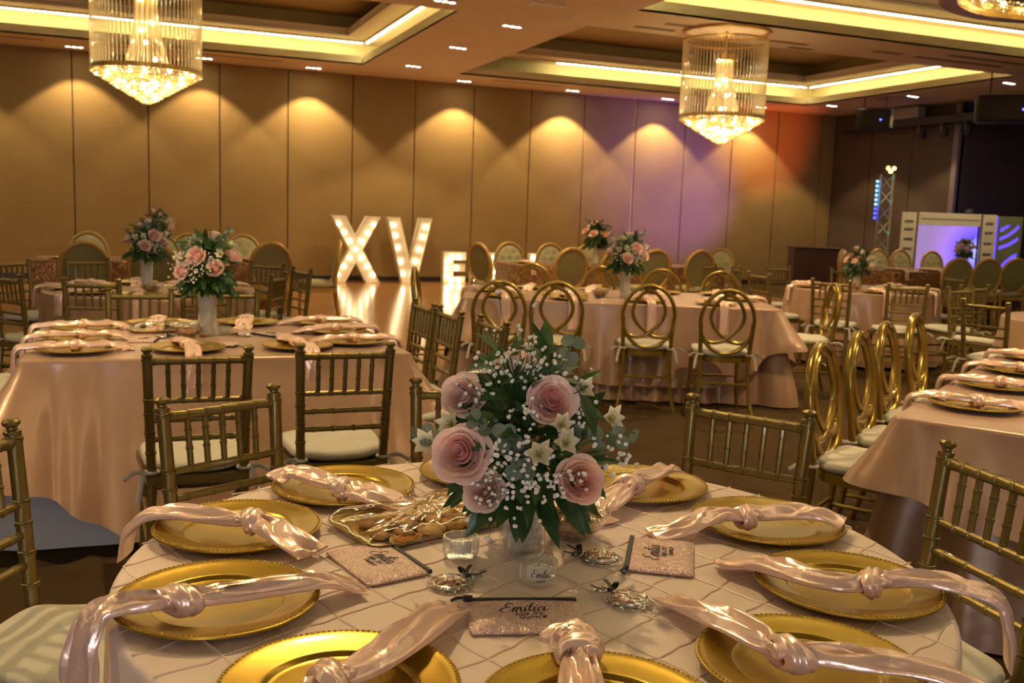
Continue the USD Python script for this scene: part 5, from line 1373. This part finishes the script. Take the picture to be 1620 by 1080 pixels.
X_ = unary_union([Polygon([(-.48, Hx), (-.20, Hx), (.48, 0), (.20, 0)]), Polygon([(.48, Hx), (.20, Hx), (-.48, 0), (-.20, 0)])])
xb = [(s * (.34 - .34 * k / 3), Hx / 2 + r * (Hx / 2 - .16) * (1 - k / 3)) for k in range(3) for s in (-1, 1) for r in (-1, 1)] + [(0, Hx / 2)]
marquee('marquee_letter', 'tall white marquee letter X with glowing bulbs', X_, xb, 4.06, 18.30)
V_ = Polygon([(-.46, Hx), (-.20, Hx), (.01, .46), (.19, Hx), (.45, Hx), (.15, 0), (-.15, 0)])
vb = [(-.32, 1.12), (-.28, .92), (-.225, .68), (-.17, .42), (-.115, .18), (.31, 1.10), (.26, .90), (.20, .66), (.13, .42), (.085, .18)]
marquee('marquee_letter', 'tall white marquee letter V with glowing bulbs', V_, vb, 5.13, 18.36)
h = .62
E_ = unary_union([sbox(-.24, 0, -.02, h), sbox(-.24, h - .17, .24, h), sbox(-.24, .23, .22, .39), sbox(-.24, 0, .23, .14)])
eb = [(-.15, .44), (-.15, .29), (-.15, .14), (-.06, .52), (.10, .52), (.04, .30), (-.06, .06), (.10, .06)]
marquee('marquee_letter', 'small white marquee letter E with glowing bulbs', E_, eb, 6.08, 18.42, .14, .014, .042)
Mm = unary_union([sbox(-.30, 0, -.17, h), sbox(.17, 0, .30, h), Polygon([(-.30, h), (-.14, h), (.06, .18), (-.06, .18)]), Polygon([(.30, h), (.14, h), (-.06, .18), (.06, .18)])])
mb = [(-.235, .08), (-.235, .22), (-.235, .38), (-.2, .52), (-.08, .38), (0, .25), (.08, .40), (.2, .52), (.235, .37), (.235, .22), (.235, .08)]
marquee('marquee_letter', 'small white marquee letter M half hidden behind an oval chair', Mm, mb, 6.72, 18.42, .14, .014, .036)
I_ = sbox(-.085, 0, .085, h)
ib = [(0, .53), (0, .38), (0, .24), (0, .09)]
marquee('marquee_letter', 'small white marquee letter I hidden behind the tufted chairs', I_, ib, 7.12, 18.42, .14, .014, .042)
L_ = unary_union([sbox(-.2, 0, -.02, h), sbox(-.2, 0, .2, .16)])
marquee('marquee_letter', 'small white marquee letter L hidden behind the tufted chairs', L_, [(-.11, .53), (-.11, .38), (-.11, .22), (-.08, .08), (.08, .08)], 7.42, 18.42, .14, .014, .042)
marquee('marquee_letter', 'small white marquee letter I whose top shows between two tufted chairs', I_, ib, 7.78, 18.42, .14, .014, .042)
A_ = unary_union([Polygon([(-.27, 0), (-.11, 0), (.07, h), (-.07, h)]), Polygon([(.27, 0), (.11, 0), (-.07, h), (.07, h)]), sbox(-.16, .13, .16, .25)])
marquee('marquee_letter', 'small white marquee letter A hidden behind the tufted chairs', A_, [(-.18, .08), (-.12, .27), (-.06, .44), (0, .54), (.06, .44), (.12, .27), (.18, .08)], 8.14, 18.42, .14, .014, .036)

# ------------------------------------------------------------------ stage corner at the right
BC, BA = np.array([14.53, 13.91]), math.radians(-21.5)           # booth: centre and direction of its front
st_ = struct('stage')
part(st_, 'platform', moved(bx(-1.75, 2.9, -.12, 1.5, 0, .38, .01), (BC[0], BC[1], 0), rz=BA), 'stage_black', False)
bt = thing('dj_booth', 'white booth front with ribbed panels and a violet-lit screen', 'booth', (BC[0], BC[1], .38), BA)
BW = 1.13
def ribbed(name, x0, x1, slots):
    """A white board with recessed slots."""
    poly = sbox(x0, 0, x1, 1.33)
    holes = unary_union([sbox(x0 + .05, z0, x1 - .05, z0 + .05) for z0 in slots])
    q = part(bt, 'ribbed_panel', moved(ext(poly.difference(holes), .03, 0), rx=PI / 2), 'booth_white', False)
    part(q, 'slot_back', bx(x0 + .01, x1 - .01, .012, .022, .05, 1.30), 'booth_slot', False)
ribbed('a', -BW, -BW + .27, (1.13, .98, .80, .62, .44, .26))
ribbed('b', .38, .64, (1.13, .96, .76, .56))
part(bt, 'top_panel', bx(-BW + .31, .34, -.03, 0, 1.10, 1.33, .003), 'booth_white', False)
part(bt, 'slot', bx(-BW + .36, .30, -.033, -.025, 1.20, 1.23), 'booth_slot', False)
part(bt, 'lit_screen', bx(-BW + .33, .32, .02, .03, .05, 1.10), 'booth_screen', False)
for x in (-BW + .29, .36):
    part(bt, 'frame_post', bx(x - .015, x + .015, -.045, 0, 0, 1.34, .003), 'truss_metal', False)
part(bt, 'bottom_panel', bx(-BW + .31, .34, -.03, 0, 0, .16, .003), 'booth_white', False)
arcs = unary_union([Point(.45, .0).buffer(r + .055, quad_segs=20).difference(Point(.45, .0).buffer(r, quad_segs=20)) for r in (.12, .26)]).intersection(sbox(.39, .03, .63, .5))
part(bt, 'lit_arc', moved(ext(arcs, .006, .03), rx=PI / 2), 'booth_blue', False)
gp = sbox(.68, 0, BW, 1.31)
cuts = unary_union([Point(.50, 1.55).buffer(r + .06, quad_segs=24).difference(Point(.50, 1.55).buffer(r, quad_segs=24)) for r in (.52, .67, .83)] + [Point(1.42, -.05).buffer(r + .075, quad_segs=24).difference(Point(1.42, -.05).buffer(r, quad_segs=24)) for r in (.36, .53, .70)]).intersection(sbox(.72, .06, BW - .05, 1.15))
part(bt, 'cutout_panel', moved(ext(gp.difference(cuts), .03, 0), rx=PI / 2), 'booth_green', False)
part(bt, 'lit_backing', bx(.69, BW - .01, .01, .02, .03, 1.28), 'booth_blue', False)
part(bt, 'lit_edge', bx(.645, .665, -.02, .0, .0, 1.30), 'booth_blue', False)

def truss(name, label, x, y, H, rz, lit):
    t = thing(name, label, 'truss', (x, y, .38), rz)
    c = [(.15 * math.cos(a), .15 * math.sin(a)) for a in (PI / 2, PI / 2 + 2 * PI / 3, PI / 2 + 4 * PI / 3)]
    for a in c: part(t, 'post', tube([(*a, 0), (*a, H)], .022, 8), 'truss_metal')
    n = 7
    for i in range(3):
        for k in range(n):
            z0, z1 = H * k / n, H * (k + 1) / n
            p, q = (c[i], c[(i + 1) % 3]) if k % 2 == 0 else (c[(i + 1) % 3], c[i])
            part(t, 'brace', tube([(*p, z0), (*q, z1)], .011, 6), 'led_green' if (i == 1 and lit and k in (1, 3, 5, 6)) else 'truss_metal')
    return t
tr = truss('light_truss', 'triangular light truss with a column of blue leds, left of the booth', 13.38, 14.62, 2.02, .9, True)
dx, dy = -.19 * .93, .19 * .36
for k in range(9):
    z = 2.26 - .085 * k
    solo_ = part(tr, 'led', ball(.026, (0, 0, 0), 1), 'led_sky' if k < 6 else 'led_deep', True)
    UsdGeom.Xformable(solo_).AddTranslateOp().Set(Gf.Vec3d(-.22 * math.cos(.9 + .38) , .22 * math.sin(.9 + .38), z - .38))
sp_ = thing('effect_light', 'cluster of three amber lamps on top of the light truss', 'stage light', (13.38, 14.62, 2.42), CF)
part(sp_, 'housing', bx(-.10, .10, -.03, .10, -.02, .14, .01), 'speaker_black', False)
for k, (x, z) in enumerate(((-.055, .09), (.06, .09), (0, .03))):
    part(sp_, 'lamp', ball(.032, (x, -.035, z), 2), 'led_amber', True)
def beam(parent, at_, aim, col, power, cone):
    L = UsdLux.SphereLight.Define(stage, str(parent.GetPath()) + '/' + unique(str(parent.GetPath()), 'beam'))
    L.CreateRadiusAttr(.05); L.CreateIntensityAttr(power); L.CreateColorAttr(Gf.Vec3f(*col))
    sh = UsdLux.ShapingAPI.Apply(L.GetPrim()); sh.CreateShapingConeAngleAttr(cone); sh.CreateShapingConeSoftnessAttr(1.0)
    d = np.asarray(aim, float) - np.asarray(at_, float); d /= np.linalg.norm(d)
    x = np.cross((0, 0, 1), -d); x /= np.linalg.norm(x); y = np.cross(-d, x)
    UsdGeom.Xformable(L).AddTransformOp().Set(Gf.Matrix4d(*x, 0, *y, 0, *(-d), 0, *at_, 1))
def par_can(name, label, at_, aim, col, power, cone):
    t = thing(name, label, 'stage light', (0, 0, 0))
    d = np.asarray(aim, float) - np.asarray(at_, float); d /= np.linalg.norm(d)
    p0 = np.asarray(at_, float) - d * .25
    part(t, 'can', tube([p0, p0 + d * .03, p0 + d * .18], [.05, .08, .08], 16), 'speaker_black')
    part(t, 'foot', tube([p0 + d * .08, (p0[0] + d[0] * .08, p0[1] + d[1] * .08, .38)], .02, 8), 'speaker_black')
    beam(t, at_, aim, col, power, cone)
par_can('stage_lamp', 'dark lamp can on the stage floor throwing violet light on the panelled wall', (13.6, 14.75, .75), (11.1, 18.8, 2.15), (0.30, 0.14, 1.0), P_VIOLET, 24.0)
par_can('stage_lamp', 'dark lamp can on the stage floor throwing orange light high on the panelled wall', (13.9, 14.72, .75), (13.45, 18.8, 3.4), (1.0, 0.16, 0.04), P_ORANGE, 20.0)
truss('light_truss', 'metal truss post at the right edge, beside the cut-out booth panel', 14.95, 12.55, 1.9, .4, False)
sd = struct('stage_drape')
def fold_curtain(x, y0, y1, z1, n, amp, ph=0.0):
    y = np.linspace(y0, y1, n * 8)
    V = np.zeros((2, len(y), 3))
    xx = x + amp * np.sin(np.linspace(0, n * 2 * PI, len(y)) + ph) + amp * .4 * np.sin(np.linspace(0, n * 3.3 * PI, len(y)))
    for i, z in enumerate((0.0, z1)): V[i] = np.stack([xx, y, np.full(len(y), z)], 1)
    return grid(V)
part(sd, 'curtain', fold_curtain(17.9, 5.0, 14.9, 3.9, 26, .08), 'drape_black', True)
part(sd, 'pelmet', bx(15.15, 15.45, 6.5, 18.2, 3.50, 3.66, .01), 'speaker_black', False)
pc = thing('screen_casing', 'grey casing of a roll-up screen under the ceiling at the far right', 'screen casing', (15.2, 16.6, 3.66))
part(pc, 'casing', bx(-.12, .12, -.75, .75, .0, .24, .02), 'casing_grey', False)
for s in (-.6, .6): part(pc, 'bracket', bx(-.02, .02, s - .03, s + .03, .24, .27), 'speaker_black', False)
for (x, y, z, rz, w, lab) in ((13.73, 15.55, 3.29, -.75, .34, 'black loudspeaker hanging under the ceiling in front of the far right corner'), (13.05, 11.75, 3.12, -.75, .50, 'black loudspeaker hanging under the ceiling at the right edge')):
    t = thing('hanging_speaker', lab, 'speaker', (x, y, z), rz)
    part(t, 'cabinet', bx(-w, w, -.18, .22, 0, .42, .04), 'speaker_black', False)
    part(t, 'grille', bx(-w + .04, w - .04, -.19, -.17, .04, .38, .005), 'drape_black', False)
    part(t, 'status_light', ball(.018, (w * .35, -.19, .19), 1), 'led_dot', True)
    for s in (-1, 1): part(t, 'hanger', tube([(s * w * .6, .05, .42), (s * w * .6, .05, ZC - z)], .012, 6), 'speaker_black')
for k, (y, z) in enumerate(((15.9, 3.25), (15.3, 3.25), (14.7, 3.25))):
    t = thing('stage_lamp', ('first', 'second', 'third')[k] + ' dim stage lamp from the left hanging from the dark pelmet', 'stage light', (15.3, y, z))
    part(t, 'body', lathe([(0, 0), (.06, 0), (.08, .05), (.08, .18), (.05, .2), (0, .2)], 16), 'speaker_black')
    part(t, 'yoke', tube([(-.1, 0, .1), (-.1, 0, .26), (.1, 0, .26), (.1, 0, .1)], .01, 6), 'casing_grey')
cb = thing('dark_cabinet', 'low dark red-brown cabinet against the wall at the far right', 'cabinet', (11.6, 14.4, 0), CF)
part(cb, 'body', bx(-.42, .42, -.22, .22, .05, .98, .012), 'dark_cabinet', False)
part(cb, 'top', bx(-.45, .45, -.25, .25, .98, 1.01, .006), 'dark_cabinet', False)
for x in (-.36, .36): part(cb, 'foot', bx(x - .03, x + .03, -.2, .2, 0, .05), 'speaker_black', False)
# somebody seated behind the booth: only the crown of the head shows above it
import manifold3d as m3
def figure(joints, bones, edge=.03):
    def sph(p, r): return m3.Manifold.sphere(r, 20).translate(tuple(map(float, p)))
    whole = m3.Manifold()
    for a, b in bones:
        whole = whole + m3.Manifold.batch_hull([sph(*joints[a]), sph(*joints[b])])
    mm = whole.refine_to_length(edge).to_mesh()
    t = trimesh.Trimesh(mm.vert_properties[:, :3], mm.tri_verts, process=True)
    trimesh.smoothing.filter_taubin(t, iterations=12)
    return t
pz = .38
J = {'hip': ((0, 0, pz + .52), .14), 'chest': ((0, -.02, pz + .88), .15), 'neck': ((0, -.01, pz + 1.06), .055), 'head': ((0, -.02, pz + 1.22), .085), 'chin': ((0, -.05, pz + 1.15), .055), 'crown': ((0, .01, pz + 1.26), .09)}
for s_i, n in ((-1, 'l'), (1, 'r')):
    J |= {n + 'sh': ((s_i * .19, 0, pz + .97), .06), n + 'el': ((s_i * .24, -.05, pz + .70), .045), n + 'wr': ((s_i * .16, -.28, pz + .68), .032), n + 'hd': ((s_i * .14, -.36, pz + .68), .035), n + 'hp': ((s_i * .10, 0, pz + .50), .10), n + 'kn': ((s_i * .13, -.40, pz + .50), .065), n + 'an': ((s_i * .13, -.38, pz + .09), .045), n + 'to': ((s_i * .13, -.52, pz + .04), .04)}
Bn = [('hip', 'chest'), ('chest', 'neck'), ('neck', 'head'), ('head', 'crown'), ('chin', 'head'), ('neck', 'chin')]
for n in 'lr':
    Bn += [('chest', n + 'sh'), (n + 'sh', n + 'el'), (n + 'el', n + 'wr'), (n + 'wr', n + 'hd'), ('hip', n + 'hp'), (n + 'hp', n + 'kn'), (n + 'kn', n + 'an'), (n + 'an', n + 'to')]
pp_ = thing('person', 'person with dark hair seated behind the white booth, only the crown showing', 'person', (15.23, 14.40, .08), CF)
part(pp_, 'body', figure(J, Bn), 'skin_dark', True)
part(pp_, 'hair', moved(ball(.108, (0, .012, pz + 1.275), 3, (.98, 1.05, .85))), 'hair_black', True)
part(pp_, 'shirt', figure({k: (p, r + .012) for k, (p, r) in J.items()}, [('hip', 'chest'), ('chest', 'lsh'), ('chest', 'rsh'), ('lsh', 'lel'), ('rsh', 'rel')]), 'cap_navy', True)
for sx in (-.035, .035): part(pp_, 'eye', ball(.012, (sx, -.105, pz + 1.225), 1), 'booth_white', True)
part(pp_, 'nose', ball(.014, (0, -.118, pz + 1.19), 1, (.8, 1, 1.3)), 'skin_dark', True)
ch_ = thing('stool', 'plain black stool hidden behind the white booth', 'stool', (15.23, 14.40, .38), CF)
part(ch_, 'seat', lathe([(0, .36), (.17, .36), (.18, .38), (.17, .41), (0, .41)], 24), 'speaker_black')
for k in range(4): part(ch_, 'leg', tube([(.10 * math.cos(k * PI / 2), .10 * math.sin(k * PI / 2), .37), (.16 * math.cos(k * PI / 2), .16 * math.sin(k * PI / 2), 0)], .015, 6), 'speaker_black')
